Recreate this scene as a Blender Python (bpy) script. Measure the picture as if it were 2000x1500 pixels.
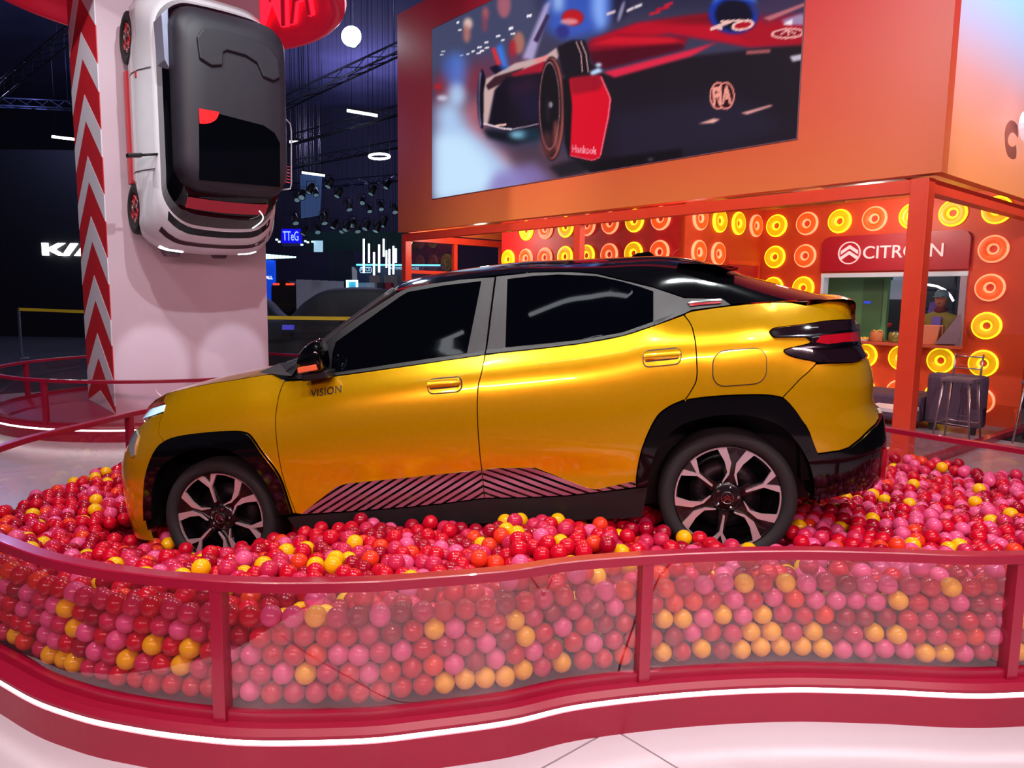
import bpy, bmesh, math, random
import numpy as np
from mathutils import Vector, Matrix, geometry
random.seed(7); RNG = np.random.default_rng(11)
sc = bpy.context.scene; COL = sc.collection
for o in list(bpy.data.objects): bpy.data.objects.remove(o)

# ------------------------------------------------------------------ camera
FPX = 1415.0; CAMH = 1.6                       # focal length in pixels of the 2000x1500 frame, eye height
_D = np.array([-165., 11903., 1415.]); _D /= np.linalg.norm(_D)      # nadir, in (right, down, forward)
_Y = np.array([0, 0, 1.]) - _D[2] * _D; _Y /= np.linalg.norm(_Y)
_X = np.cross(_Y, -_D); CM = np.array([_X, _Y, -_D]); CAM = np.array([0, 0, CAMH])
cam = bpy.data.cameras.new('camera'); camo = bpy.data.objects.new('camera', cam); COL.objects.link(camo)
cam.sensor_fit = 'HORIZONTAL'; cam.sensor_width = 36.0; cam.lens = FPX / 2000 * 36; cam.clip_end = 200
_r, _d, _f = CM[:, 0], CM[:, 1], CM[:, 2]
camo.matrix_world = Matrix(((_r[0], -_d[0], -_f[0], 0), (_r[1], -_d[1], -_f[1], 0), (_r[2], -_d[2], -_f[2], CAMH), (0, 0, 0, 1)))
sc.camera = camo
def ray(px, py): return CM @ np.array([(px - 1000) / FPX, (py - 750) / FPX, 1.0])
def on_z(px, py, z=0.0):
    d = ray(px, py); return CAM + (z - CAMH) / d[2] * d
def on_pl(px, py, P, n):
    d = ray(px, py); return CAM + (((np.asarray(P, float) - CAM) @ n) / (d @ n)) * d
def on_y(px, py, y):
    d = ray(px, py); return CAM + d * (y / d[1])
def proj(p):
    q = CM.T @ (np.asarray(p, float) - CAM); return np.array([1000 + FPX * q[0] / q[2], 750 + FPX * q[1] / q[2]])
V1 = np.array([-.65, .76, 0]); V1 /= np.linalg.norm(V1)       # the stand's two wall directions
V2 = np.array([.76, .65, 0]); V2 /= np.linalg.norm(V2)
UP = np.array([0, 0, 1.])

# ------------------------------------------------------------------ world, lights, exposure
w = bpy.data.worlds.new('hall'); sc.world = w; w.use_nodes = True
bg = w.node_tree.nodes['Background']; bg.inputs[0].default_value = (.034, .030, .046, 1); bg.inputs[1].default_value = 1.0
sc.view_settings.view_transform = 'Standard'; sc.view_settings.look = 'None'
sc.view_settings.exposure = 0.0; sc.view_settings.gamma = 1.0; sc.view_settings.use_curve_mapping = False
def spot(name, loc, target, watts, size=60, blend=.5, color=(1, 1, 1), radius=.055):
    l = bpy.data.lights.new(name, 'SPOT'); l.energy = watts; l.spot_size = math.radians(size); l.spot_blend = blend
    l.color = color; l.shadow_soft_size = radius
    o = bpy.data.objects.new(name, l); COL.objects.link(o); o.location = loc
    o.rotation_euler = (Vector(target) - Vector(loc)).to_track_quat('-Z', 'Y').to_euler(); return o
CW = (1, .985, .955); CC = (.92, .99, 1)
LIGHTS = [
 # hall spots on the truss above the ball pit
 ((-2.6, .6, 6.4), (-1.4, 3.8, .6), 560, 62, CW), ((-.6, .2, 6.6), (-.2, 3.4, .5), 420, 62, CW),
 ((1.6, .4, 6.4), (1.2, 3.4, .5), 400, 62, CW), ((3.6, 1.2, 6.4), (2.6, 4.2, .4), 480, 62, CW),
 ((-3.2, 5.4, 6.6), (-2.2, 4.4, .6), 420, 70, CC), ((.2, 5.6, 6.6), (0, 4.2, 1.2), 320, 70, CC), ((2.6, 5.4, 6.2), (1.8, 4.2, 1.0), 320, 70, CC),
 # white floor in front of the pit
 ((1.2, -1.0, 6.6), (1.0, 1.4, 0), 240, 70, CW), ((3.4, -.4, 6.4), (3.2, 1.8, 0), 200, 70, CW),
 # column, the small car on it, and the floor round it
 ((-.6, 4.6, 6.6), (-4.0, 9.0, 3.6), 640, 46, CC), ((-3.0, 4.6, 7.0), (-4.4, 9.2, 1.0), 400, 56, CW),
 ((-6.6, 5.6, 6.6), (-5.6, 9.4, 2.2), 380, 60, CW), ((-4.4, 6.2, 6.6), (-3.6, 6.9, 0), 220, 70, CW),
 # faces of the booth
 ((-3.0, 2.6, 6.6), (1.8, 9.0, 4.0), 2000, 60, CW), ((7.6, 1.6, 6.6), (5.6, 8.2, 4.2), 2500, 56, (.93, .96, 1)), ((-4.2, 6.8, 6.6), (-.8, 12.0, 4.0), 800, 60, CW),
]
LK = 1.0
for i, (p, t, e, s, c) in enumerate(LIGHTS): spot('truss_spot', p, t, e * LK, s, .6, c)
# two narrow spots whose pools show low on the column
for u in (.42, 1.40):
    q = np.array([-4.719, 8.537, .72]) + V2 * u; spot('column_pool_spot', tuple(q - V1 * 4.8 + UP * 2.7), tuple(q), 420, 10.5, .45, (.86, .92, 1))
def point(name, loc, watts, color, radius=.15):
    l = bpy.data.lights.new(name, 'POINT'); l.energy = watts; l.color = color; l.shadow_soft_size = radius
    o = bpy.data.objects.new(name, l); COL.objects.link(o); o.location = loc; return o
def area_strip(name, loc, target, watts, length, width=.06, color=(1, .56, .62)):
    l = bpy.data.lights.new(name, 'AREA'); l.shape = 'RECTANGLE'; l.size = length; l.size_y = width; l.energy = watts; l.color = color
    o = bpy.data.objects.new(name, l); COL.objects.link(o); o.location = loc; o.rotation_euler = (Vector(target) - Vector(loc)).to_track_quat('-Z', 'Y').to_euler(); return o
# unseen pinkish area lights, added to redden the car and brighten the pit
for x, y, z in ((-3.4, -4.2, 4.4), (.4, -4.8, 4.6), (4.2, -4.2, 4.4)): area_strip('front_fill', (x, y, z), (x * .5, 2.8, .5), 190, 2.4)
# unseen point fills added to brighten the booth and its kitchen
for p in ((3.4, 8.6, 2.85), (4.6, 9.6, 2.85), (2.3, 9.2, 2.9), (-.6, 13.0, 2.7)): point('booth_fill', p, 42, (1, .93, .82), .08)
for p in ((4.9, 12.9, 2.7), (6.4, 11.9, 2.6)): point('kitchen_light', p, 40, (.92, 1, .95), .08)
point('haze_fill', (-6.5, 34, 8.6), 1300, (.52, .48, 1), .3); point('haze_fill', (-16, 22, 8.0), 500, (.4, .45, 1), .3)  # purple fills added to imitate the haze below the hall ceiling

# ------------------------------------------------------------------ materials
def lin(c):
    c = np.array(c, float) / 255.0
    return tuple(np.where(c <= .04045, c / 12.92, ((c + .055) / 1.055) ** 2.4)) + (1.0,)
MATS = {}
def mat(name, rgb=(200, 200, 200), rough=.5, metal=0., coat=0., emit=0., var=.04, scale=9., bump=0., spec=.5, alpha=1., sss=0., erg=None, coat_rough=.03):
    """procedural principled material: noise drives small shifts in colour and roughness"""
    if name in MATS: return MATS[name]
    m = bpy.data.materials.new(name); m.use_nodes = True; nt = m.node_tree; b = nt.nodes['Principled BSDF']
    base = lin(rgb)
    tc = nt.nodes.new('ShaderNodeTexCoord'); nz = nt.nodes.new('ShaderNodeTexNoise'); nz.inputs['Scale'].default_value = scale; nz.inputs['Detail'].default_value = 4
    nt.links.new(tc.outputs['Object'], nz.inputs['Vector'])
    rp = nt.nodes.new('ShaderNodeValToRGB'); rp.color_ramp.elements[0].position = .3; rp.color_ramp.elements[1].position = .7
    rp.color_ramp.elements[0].color = tuple(max(0, c * (1 - var)) for c in base[:3]) + (1,)
    rp.color_ramp.elements[1].color = tuple(min(1, c * (1 + var)) for c in base[:3]) + (1,)
    nt.links.new(nz.outputs['Fac'], rp.inputs['Fac']); nt.links.new(rp.outputs['Color'], b.inputs['Base Color'])
    mr = nt.nodes.new('ShaderNodeMapRange'); mr.inputs[3].default_value = max(.02, rough * .9); mr.inputs[4].default_value = min(1, rough * 1.1)
    nt.links.new(nz.outputs['Fac'], mr.inputs[0]); nt.links.new(mr.outputs[0], b.inputs['Roughness'])
    b.inputs['Metallic'].default_value = metal; b.inputs['Coat Weight'].default_value = coat; b.inputs['Coat Roughness'].default_value = coat_rough
    b.inputs['Specular IOR Level'].default_value = spec; b.inputs['Alpha'].default_value = alpha
    if sss:
        b.inputs['Subsurface Weight'].default_value = sss; b.inputs['Subsurface Radius'].default_value = (.02, .008, .008)
    if emit:
        b.inputs['Emission Color'].default_value = lin(erg or rgb); b.inputs['Emission Strength'].default_value = emit
    if bump:
        bp = nt.nodes.new('ShaderNodeBump'); bp.inputs['Strength'].default_value = bump; bp.inputs['Distance'].default_value = .01
        n2 = nt.nodes.new('ShaderNodeTexNoise'); n2.inputs['Scale'].default_value = scale * 12; nt.links.new(tc.outputs['Object'], n2.inputs['Vector'])
        nt.links.new(n2.outputs['Fac'], bp.inputs['Height']); nt.links.new(bp.outputs[0], b.inputs['Normal'])
    MATS[name] = m; return m
def glass(name, tint=(255, 255, 255), refl=1.0, ior=1.5, rough=.0, haze=0.):
    """thin pane: see-through with a Fresnel mirror reflection of both its faces"""
    if name in MATS: return MATS[name]
    m = bpy.data.materials.new(name); m.use_nodes = True; nt = m.node_tree; nt.nodes.remove(nt.nodes['Principled BSDF'])
    out = nt.nodes['Material Output']
    tr = nt.nodes.new('ShaderNodeBsdfTransparent'); tr.inputs[0].default_value = lin(tint)
    gl = nt.nodes.new('ShaderNodeBsdfGlossy'); gl.inputs['Roughness'].default_value = rough
    # Schlick's law for either side of the pane
    f0 = ((ior - 1) / (ior + 1)) ** 2 * refl; lw = nt.nodes.new('ShaderNodeLayerWeight'); lw.inputs[0].default_value = .5
    pw = nt.nodes.new('ShaderNodeMath'); pw.operation = 'POWER'; pw.inputs[1].default_value = 5; nt.links.new(lw.outputs['Facing'], pw.inputs[0])
    mu = nt.nodes.new('ShaderNodeMath'); mu.operation = 'MULTIPLY_ADD'; mu.inputs[1].default_value = 1 - f0; mu.inputs[2].default_value = f0; mu.use_clamp = True
    mx = nt.nodes.new('ShaderNodeMixShader'); nt.links.new(pw.outputs[0], mu.inputs[0]); nt.links.new(mu.outputs[0], mx.inputs[0])
    nt.links.new(tr.outputs[0], mx.inputs[1]); nt.links.new(gl.outputs[0], mx.inputs[2]); last = mx
    if haze:
        df = nt.nodes.new('ShaderNodeBsdfDiffuse'); m2 = nt.nodes.new('ShaderNodeMixShader'); m2.inputs[0].default_value = haze
        nt.links.new(mx.outputs[0], m2.inputs[1]); nt.links.new(df.outputs[0], m2.inputs[2]); last = m2
    nt.links.new(last.outputs[0], out.inputs['Surface']); MATS[name] = m; return m
def glow(name, rgb, strength):
    if name in MATS: return MATS[name]
    return mat(name, rgb, .5, emit=strength, var=.01)

# ------------------------------------------------------------------ object helpers
def tag(o, label=None, cat=None, group=None, kind=None):
    if label: o['label'] = label
    if cat: o['category'] = cat
    if group: o['group'] = group
    if kind: o['kind'] = kind
    return o
def empty(name, loc=(0, 0, 0), label=None, cat=None, group=None, parent=None, rot=None):
    o = bpy.data.objects.new(name, None); COL.objects.link(o); o.location = loc; o.empty_display_size = .1
    if rot: o.rotation_euler = rot
    if parent: o.parent = parent
    return tag(o, label, cat, group)
def link(name, me, mats=None, parent=None):
    if mats is not None:
        for m in (mats if isinstance(mats, (list, tuple)) else [mats]): me.materials.append(m)
    o = bpy.data.objects.new(name, me); COL.objects.link(o)
    if parent is not None: o.parent = parent
    return o
def raw(name, verts, faces, m=None, parent=None, smooth=False):
    me = bpy.data.meshes.new(name); me.from_pydata([tuple(map(float, v)) for v in verts], [], [tuple(f) for f in faces]); me.update()
    if smooth: me.shade_smooth()
    return link(name, me, m, parent)
class MB:
    """collects shapes into ONE mesh"""
    def __init__(s): s.v = []; s.f = []; s.sm = []
    def add(s, vs, fs, smooth=False):
        b = len(s.v); s.v += [tuple(map(float, v)) for v in vs]; s.f += [tuple(i + b for i in f) for f in fs]; s.sm += [smooth] * len(fs); return s
    def obox(s, c, ax, ay, az, hx, hy, hz):
        c, ax, ay, az = (np.asarray(q, float) for q in (c, ax, ay, az))
        vs = [c + sx * hx * ax + sy * hy * ay + sz * hz * az for sx in (-1, 1) for sy in (-1, 1) for sz in (-1, 1)]
        return s.add(vs, [(0, 1, 3, 2), (4, 6, 7, 5), (0, 4, 5, 1), (2, 3, 7, 6), (0, 2, 6, 4), (1, 5, 7, 3)])
    def box(s, x0, x1, y0, y1, z0, z1):
        return s.obox(((x0 + x1) / 2, (y0 + y1) / 2, (z0 + z1) / 2), (1, 0, 0), (0, 1, 0), UP, (x1 - x0) / 2, (y1 - y0) / 2, (z1 - z0) / 2)
    def tube(s, pts, r, n=8, closed=False, cap=True):
        P = [Vector(p) for p in pts]; N = len(P); R = r if isinstance(r, (list, tuple)) else [r] * N; vs = []; prev = None
        for i, p in enumerate(P):
            a = P[i - 1] if (i > 0 or closed) else p; b = P[(i + 1) % N] if (i < N - 1 or closed) else p
            t = (b - a).normalized()
            u = (prev - t * prev.dot(t)) if prev is not None else (Vector((0, 0, 1)) if abs(t.z) < .9 else Vector((1, 0, 0))).cross(t)
            if u.length < 1e-6: u = t.orthogonal()
            u.normalize(); prev = u; v = t.cross(u)
            for k in range(n):
                a_ = 2 * math.pi * k / n; vs.append(p + (u * math.cos(a_) + v * math.sin(a_)) * R[i])
        fs = []
        for i in range(N if closed else N - 1):
            j = (i + 1) % N
            for k in range(n): fs.append((i * n + k, i * n + (k + 1) % n, j * n + (k + 1) % n, j * n + k))
        s.add(vs, fs, True)
        if cap and not closed:
            b = len(s.v) - len(vs); s.f += [tuple(b + k for k in range(n))[::-1], tuple(b + (N - 1) * n + k for k in range(n))]; s.sm += [False, False]
        return s
    def lathe(s, prof, c=(0, 0, 0), ax=(0, 0, 1), n=32, closed=False, arc=None):
        """prof = [(radius, height along ax)]"""
        ax = Vector(ax).normalized(); u = ax.orthogonal().normalized(); v = ax.cross(u); c = Vector(c); M = len(prof); vs = []
        for r, h in prof:
            for k in range(n):
                a = 2 * math.pi * k / n; vs.append(c + ax * h + (u * math.cos(a) + v * math.sin(a)) * r)
        fs = []
        for i in range(M if closed else M - 1):
            j = (i + 1) % M
            for k in range(n): fs.append((i * n + k, i * n + (k + 1) % n, j * n + (k + 1) % n, j * n + k))
        return s.add(vs, fs, True)
    def prism(s, poly, o, ax, ay, n, d0, d1):
        """polygon (a,b) in plane o + a*ax + b*ay, extruded from d0 to d1 along n"""
        o, ax, ay, n = (np.asarray(q, float) for q in (o, ax, ay, n)); N = len(poly)
        vs = [o + a * ax + b * ay + n * d0 for a, b in poly] + [o + a * ax + b * ay + n * d1 for a, b in poly]
        fs = [tuple(range(N))[::-1], tuple(range(N, 2 * N))] + [(i, (i + 1) % N, N + (i + 1) % N, N + i) for i in range(N)]
        return s.add(vs, fs)
    def build(s, name, m=None, parent=None, fix=True, bevel=0, sharp=None):
        me = bpy.data.meshes.new(name); me.from_pydata(s.v, [], s.f); me.polygons.foreach_set('use_smooth', s.sm); me.update()
        if fix or bevel:
            bm = bmesh.new(); bm.from_mesh(me); bmesh.ops.remove_doubles(bm, verts=bm.verts, dist=1e-6) if bevel else None
            bmesh.ops.recalc_face_normals(bm, faces=bm.faces)
            if bevel: bmesh.ops.bevel(bm, geom=list(bm.edges), offset=bevel, segments=2, affect='EDGES', profile=.6)
            bm.to_mesh(me); bm.free()
        return link(name, me, m, parent)
def copy_tree(o, parent=None):
    c = o.copy(); COL.objects.link(c); c.parent = parent
    for ch in list(o.children): copy_tree(ch, c)
    return c
def text_mesh(body, size=1.0, extrude=0.0, bold=0., shear=0., space=1.0, sx=1.0):
    """vertices and faces of built-in-font lettering in the (x, y) plane, x centred, baseline 0"""
    cu = bpy.data.curves.new('t', 'FONT'); cu.body = body; cu.size = size; cu.extrude = extrude; cu.offset = bold; cu.shear = shear
    cu.space_character = space; cu.align_x = 'CENTER'; cu.resolution_u = 4
    o = bpy.data.objects.new('t', cu); COL.objects.link(o); bpy.context.view_layer.update()
    me = bpy.data.meshes.new_from_object(o); bpy.data.objects.remove(o); bpy.data.curves.remove(cu)
    vs = [(v.co.x * sx, v.co.y, v.co.z) for v in me.vertices]; fs = [tuple(p.vertices) for p in me.polygons]
    bpy.data.meshes.remove(me); return vs, fs
def lettering(name, body, o, ax, ay, n, height, m, parent=None, depth=.004, width=None, bold=0., shear=0., space=1.):
    """lettering fitted to a cap height (and width) on the plane o + x*ax + y*ay, standing depth proud along n; o is the centre of the baseline"""
    vs, fs = text_mesh(body, 1.0, .5, bold, shear, space)
    xs = [v[0] for v in vs]; ys = [v[1] for v in vs]; k = height / (max(ys) - min(ys)); kx = (width / (max(xs) - min(xs))) if width else k
    cx = (max(xs) + min(xs)) / 2; o, ax, ay, n = (np.asarray(q, float) for q in (o, ax, ay, n))
    P = [o + (x - cx) * kx * ax + (y - min(ys)) * k * ay + n * (z + .5) * depth for x, y, z in vs]
    ob = MB().add(P, fs).build(name, m, parent, fix=True); return ob
def catmull(P, n=8, closed=False):
    P = [np.asarray(p, float) for p in P]; N = len(P); out = []
    for i in range(N if closed else N - 1):
        p1, p2 = P[i], P[(i + 1) % N]
        p0 = P[i - 1] if (i > 0 or closed) else 2 * p1 - p2
        p3 = P[(i + 2) % N] if (i + 2 < N or closed) else 2 * p2 - p1
        for k in range(n):
            t = k / n; out.append(.5 * ((2 * p1) + (p2 - p0) * t + (2 * p0 - 5 * p1 + 4 * p2 - p3) * t * t + (3 * p1 - p0 - 3 * p2 + p3) * t ** 3))
    if not closed: out.append(P[-1])
    return out
def rrect(a0, a1, b0, b1, r, n=5):
    out = []
    for cx, cy, st in ((a1 - r, b1 - r, 0), (a0 + r, b1 - r, 90), (a0 + r, b0 + r, 180), (a1 - r, b0 + r, 270)):
        for k in range(n + 1):
            a = math.radians(st + 90 * k / n); out.append((cx + r * math.cos(a), cy + r * math.sin(a)))
    return out
# ================================================================== SETTING: floor, hall
M_FLOOR = mat('floor_white', (196, 184, 192), .22, var=.03, scale=.8, spec=.5)
M_JOINT = mat('floor_joint', (60, 40, 48), .7)
M_CARPET = mat('hall_carpet', (46, 46, 52), .85, var=.25, scale=3, bump=.2)
floor = MB().box(-40, 40, -20, 60, -.14, -.02).build('floor', M_CARPET); tag(floor, 'dark grey hall floor under and around the stand', kind='structure')
# big white stand-floor panels laid along the stand's two directions, dark joints between them
J0 = np.array([.396, 2.547, 0]); TA, TB = 2.0, 2.0; gap = .004
def white_floor_has(c):
    s, t = (c - J0) @ V1, (c - J0) @ V2
    return -4.2 < s < 12.5 and -2.1 < t < 8.2
tile_me = None
for i in range(-3, 7):
    for j in range(-7, 5):
        c = J0 + V1 * (i + .5) * TA + V2 * (j + .5) * TB
        if not white_floor_has(c): continue
        if tile_me is None:
            tile_me = bpy.data.meshes.new('floor_tile')
            tmp = MB().obox((0, 0, -.012), V1, V2, UP, TA / 2 - gap, TB / 2 - gap, .012); tile_me.from_pydata(tmp.v, [], tmp.f); tile_me.materials.append(M_FLOOR); tile_me.update()
        t = link('floor_tile', tile_me, None, floor); t.location = c
M_HALLWALL = mat('hall_wall', (40, 41, 56), .9, var=.2, scale=.6)
M_HALLCEIL = mat('hall_ceiling', (70, 72, 104), .9, var=.3, scale=.4)
tag(MB().box(-40, 40, 42, 42.4, -.02, 12).build('wall_back', M_HALLWALL), 'black far wall of the exhibition hall', kind='structure')
tag(MB().box(-40, 40, -20, 42.4, 12, 12.3).build('ceiling', M_HALLCEIL), 'dark hall ceiling above the lighting trusses', kind='structure')

# ================================================================== BALL PIT BARRIER
RAILZ = .665
_px = [(0, 1074), (124, 1110), (248, 1129), (372, 1141), (496, 1147.5), (700, 1146), (825, 1138), (1000, 1123), (1140, 1103), (1350, 1088.5), (1552, 1083), (1728, 1086), (2000, 1092)]
_front = [on_z(x, y, RAILZ)[:2] for x, y in _px]
_rest = [(2.75, 2.75), (3.3, 3.15), (3.58, 3.8), (3.52, 4.5), (3.14, 5.12), (2.75, 5.65), (2.0, 6.2), (1.0, 6.5), (-.2, 6.6), (-1.5, 6.55), (-2.6, 6.3), (-3.03, 5.85), (-3.13, 5.2), (-3.2, 4.5), (-3.05, 3.7), (-2.6, 3.05)]
PATH = np.array(catmull(_front + [np.array(p) for p in _rest], 10, True))
def resample(P, step, closed=True):
    Q = np.vstack([P, P[:1]]) if closed else P
    L = np.concatenate([[0], np.cumsum(np.linalg.norm(np.diff(Q, axis=0), axis=1))]); n = int(round(L[-1] / step))
    s = np.linspace(0, L[-1], n, endpoint=not closed)
    return np.stack([np.interp(s, L, Q[:, k]) for k in range(2)], 1)
def outward(P):
    T = np.roll(P, -1, 0) - np.roll(P, 1, 0); T /= np.linalg.norm(T, axis=1)[:, None]; Nn = np.stack([T[:, 1], -T[:, 0]], 1)
    area = .5 * np.sum(P[:, 0] * np.roll(P[:, 1], -1) - np.roll(P[:, 0], -1) * P[:, 1])
    return Nn if area > 0 else -Nn
def sweep_ring(P, N, prof, name, m, parent=None, idx=None, smooth=True):
    """closed profile [(offset outwards, z)] swept along the closed path, or along idx only"""
    ids = list(range(len(P))) if idx is None else idx; n = len(prof); vs = []; fs = []
    for i in ids:
        for off, z in prof: p = P[i] + N[i] * off; vs.append((p[0], p[1], z))
    K = len(ids); rng = K if idx is None else K - 1
    for a in range(rng):
        b = (a + 1) % K
        for k in range(n): fs.append((a * n + k, b * n + k, b * n + (k + 1) % n, a * n + (k + 1) % n))
    if idx is not None: fs += [tuple(range(n)), tuple((K - 1) * n + k for k in range(n))[::-1]]
    mb = MB().add(vs, fs, False); o = mb.build(name, m, parent); return o
M_RED = mat('stand_red', (146, 14, 48), .38, var=.05, scale=3)
M_REDG = mat('rail_red', (150, 16, 50), .30, var=.05, scale=6, coat=.3)
M_LED = glow('led_strip_white', (255, 246, 244), 7.0)
M_PANE = glass('barrier_glass', (252, 242, 246), 3.6, 1.52)
def barrier(P, posts, root, floor_top=.16, pane_m=None):
    N = outward(P)
    sweep_ring(P, N, [(0, 0), (0, .118), (-.03, .118), (-.03, 0)], 'plinth', M_RED, root)
    sweep_ring(P, N, [(-.004, .120), (-.004, .136), (-.02, .136), (-.02, .120)], 'led_strip', M_LED, root)
    sweep_ring(P, N, [(-.002, .138), (-.002, .150), (-.02, .168), (-.12, .168), (-.12, .138)], 'plinth_cap', M_RED, root)
    sweep_ring(P, N, [(-.055, .168), (-.055, .200), (-.085, .200), (-.085, .168)], 'glass_channel', M_REDG, root)
    sweep_ring(P, N, [(-.040, RAILZ - .036), (-.040, RAILZ - .004), (-.044, RAILZ), (-.092, RAILZ), (-.096, RAILZ - .004), (-.096, RAILZ - .036)], 'top_rail', M_REDG, root)
    ins = P - N * .12; mb = MB(); n = len(P)
    mb.add([(p[0], p[1], floor_top) for p in ins], [tuple(range(n))]); mb.build('deck', M_RED, root)
    posts = sorted(posts)
    for a, i in enumerate(posts):
        p, q = P[i], N[i]; t = np.array([-q[1], q[0]]); c = p - q * .068
        MB().obox((c[0], c[1], (.168 + RAILZ - .036) / 2), (q[0], q[1], 0), (t[0], t[1], 0), UP, .026, .022, (RAILZ - .036 - .168) / 2).build('post', M_REDG, root, bevel=.002)
        j = posts[(a + 1) % len(posts)]; ids = [k % n for k in range(i, (j if j > i else j + n) + 1)]
        vs, fs = [], []
        for k in ids:
            for off in (-.070,):
                e = P[k] + N[k] * off; vs += [(e[0], e[1], .19), (e[0], e[1], RAILZ - .03)]
        for k in range(len(ids) - 1): fs.append((2 * k, 2 * k + 2, 2 * k + 3, 2 * k + 1))
        raw('glass_pane', vs, fs, pane_m or M_PANE, root, smooth=True)
PIT = resample(PATH, .055); PITN = outward(PIT)
pit = empty('ball_pit_barrier', (0, 4.3, 0), 'curving red ball pit barrier with glass panes and lit plinth round the orange car', 'barrier')
pit.matrix_parent_inverse.identity()
def path_index(P, px, z=.4):
    best = None
    for i, p in enumerate(P):
        if p[1] > 3.3: continue
        e = abs(proj((p[0], p[1], z))[0] - px)
        if best is None or e < best[0]: best = (e, i)
    return best[1]
_fp = sorted([path_index(PIT, 403), path_index(PIT, 1262), path_index(PIT, 2003)])
def spread_posts(n, fixed, step):
    out = list(fixed); fixed = sorted(fixed)
    a, b = fixed[-1], fixed[0] + n; k = max(1, round((b - a) / step)); out += [round(a + (b - a) * q / k) % n for q in range(1, k)]
    return sorted(set(out))
def shift_children(root):
    for ch in root.children: ch.location = -Vector(root.location)
_st = (_fp[1] - _fp[0])
barrier(PIT, spread_posts(len(PIT), _fp, 28), pit); shift_children(pit)

# round platform under the column
PC = np.array([-4.52, 9.74]); PR = 2.12
_a = np.linspace(0, 2 * np.pi, 120, endpoint=False); CIRC = np.stack([PC[0] + PR * np.cos(_a), PC[1] + PR * np.sin(_a)], 1)
pl2 = empty('round_platform_barrier', (PC[0], PC[1], 0), 'round red platform barrier with glass panes round the chevron column', 'barrier')
M_PANE2 = glass('platform_glass', (244, 226, 232), 2.0, 1.5)
def circ_index(px, front):
    return min((abs(proj((p[0], p[1], .4))[0] - px), i) for i, p in enumerate(CIRC) if (p[1] < PC[1]) == front)[1]
_cf = [circ_index(75, True), circ_index(42, False)]
_cp = sorted(set(_cf + [int(_cf[0] + k * 24) % 120 for k in range(1, 5)]))
_cp = [i for i in _cp if i in _cf or min(min(abs(i - j), 120 - abs(i - j)) for j in _cf) > 8]
barrier(CIRC, _cp, pl2, pane_m=M_PANE2); shift_children(pl2)
# ================================================================== THE ORANGE CAR
# pose: both hubs seen in the photograph, 2.65 m wheelbase, nose down 5.8 degrees, turned 9 degrees
_al = math.radians(9)
_rr, _rf = ray(1421.0, 973.2), ray(428.8, 1013.0); _k = math.tan(_al)
_q = (_rr[1] + _k * _rr[0]) / (_rf[1] + _k * _rf[0]); _v = _rr - _q * _rf; _s = 2.65 / np.linalg.norm(_v)
HUBR, HUBF = CAM + _s * _rr, CAM + _q * _s * _rf; _be = math.asin((HUBR - HUBF)[2] / 2.65)
CX = np.array([math.cos(_al) * math.cos(_be), -math.sin(_al) * math.cos(_be), math.sin(_be)])
CY = np.array([math.sin(_al), math.cos(_al), 0]); CZ = np.cross(CX, CY); CA = np.array([CX, CY, CZ])
WR = .325; CO = (HUBR + HUBF) / 2 + .80 * CY - WR * CZ
def to_car(p): return CA @ (np.asarray(p, float) - CO)
def car_px(p): return proj(CO + CA.T @ np.asarray(p, float))
car = empty('concept_car', (0, 0, 0), 'orange gold coupe SUV with black roof sunk in the ball pit', 'car')
car.matrix_world = Matrix(((CX[0], CY[0], CZ[0], CO[0]), (CX[1], CY[1], CZ[1], CO[1]), (CX[2], CY[2], CZ[2], CO[2]), (0, 0, 0, 1)))

# ---- body skin: (s, z) -> (x, y, z); s runs along the flank and on round both ends to the centre line
_bx = [-2.3, -1.95, -1.84, -1.72, -1.56, -1.33, -1.10, -.87, -.63, .2, .7, .885, 1.04, 1.18, 1.4, 1.66, 1.82, 1.96, 2.06, 2.3]
_bz = [.80, .86, .92, .975, 1.022, 1.055, 1.077, 1.055, 1.046, 1.097, 1.117, 1.137, 1.174, 1.213, 1.238, 1.234, 1.228, 1.218, 1.205, 1.15]
def smooth_table(xs, ys, sig):
    g = np.linspace(xs[0], xs[-1], 1200); v = np.interp(g, xs, ys); st_ = (g[1] - g[0]); r = int(3 * sig / st_) + 1; k = np.exp(-.5 * (np.arange(-r, r + 1) * st_ / sig) ** 2); k /= k.sum()
    p = np.concatenate([v[0] + (v[1] - v[0]) * np.arange(-r, 0), v, v[-1] + (v[-1] - v[-2]) * np.arange(1, r + 1)]); return g, np.convolve(p, k, 'valid')
_zg, _zv = smooth_table(_bx, _bz, .05)
def zb(x): return np.interp(x, _zg, _zv)
_dd = [0, .04, .08, .14, .20, .28, .38, .50, .62, .74, .90, 1.1]
_wd = [.775, .806, .828, .850, .862, .869, .873, .870, .868, .862, .845, .82]
_wf = [.705, .757, .790, .825, .848, .864, .872, .870, .868, .862, .845, .82]
_wr = [.665, .735, .785, .832, .856, .868, .873, .870, .866, .858, .84, .82]
_TD, _TF, _TR = (smooth_table([-.7] + _dd, [w_[0] - .43 * .7] + w_, .022) for w_ in (_wd, _wf, _wr))
def halfw(x, z):
    b = zb(x); d = b - z
    wd, wf, wr = np.interp(d, *_TD), np.interp(d, *_TF), np.interp(d, *_TR)
    f = min(1, max(0, (-.55 - x) / .4)); r = min(1, max(0, (x - .95) / .45)); f, r = f * f * (3 - 2 * f), r * r * (3 - 2 * r)
    y = wd * (1 - f - r) + wf * f + wr * r
    # soft pressing above the striped sill panel
    y -= .016 * math.exp(-((z - .50) / .05) ** 2) * max(0, 1 - abs((x - .1) / .9) ** 4) if abs(x) < 1 else 0
    return y
XF0, XR0, CL = -1.32, 1.42, 1.25
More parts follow.
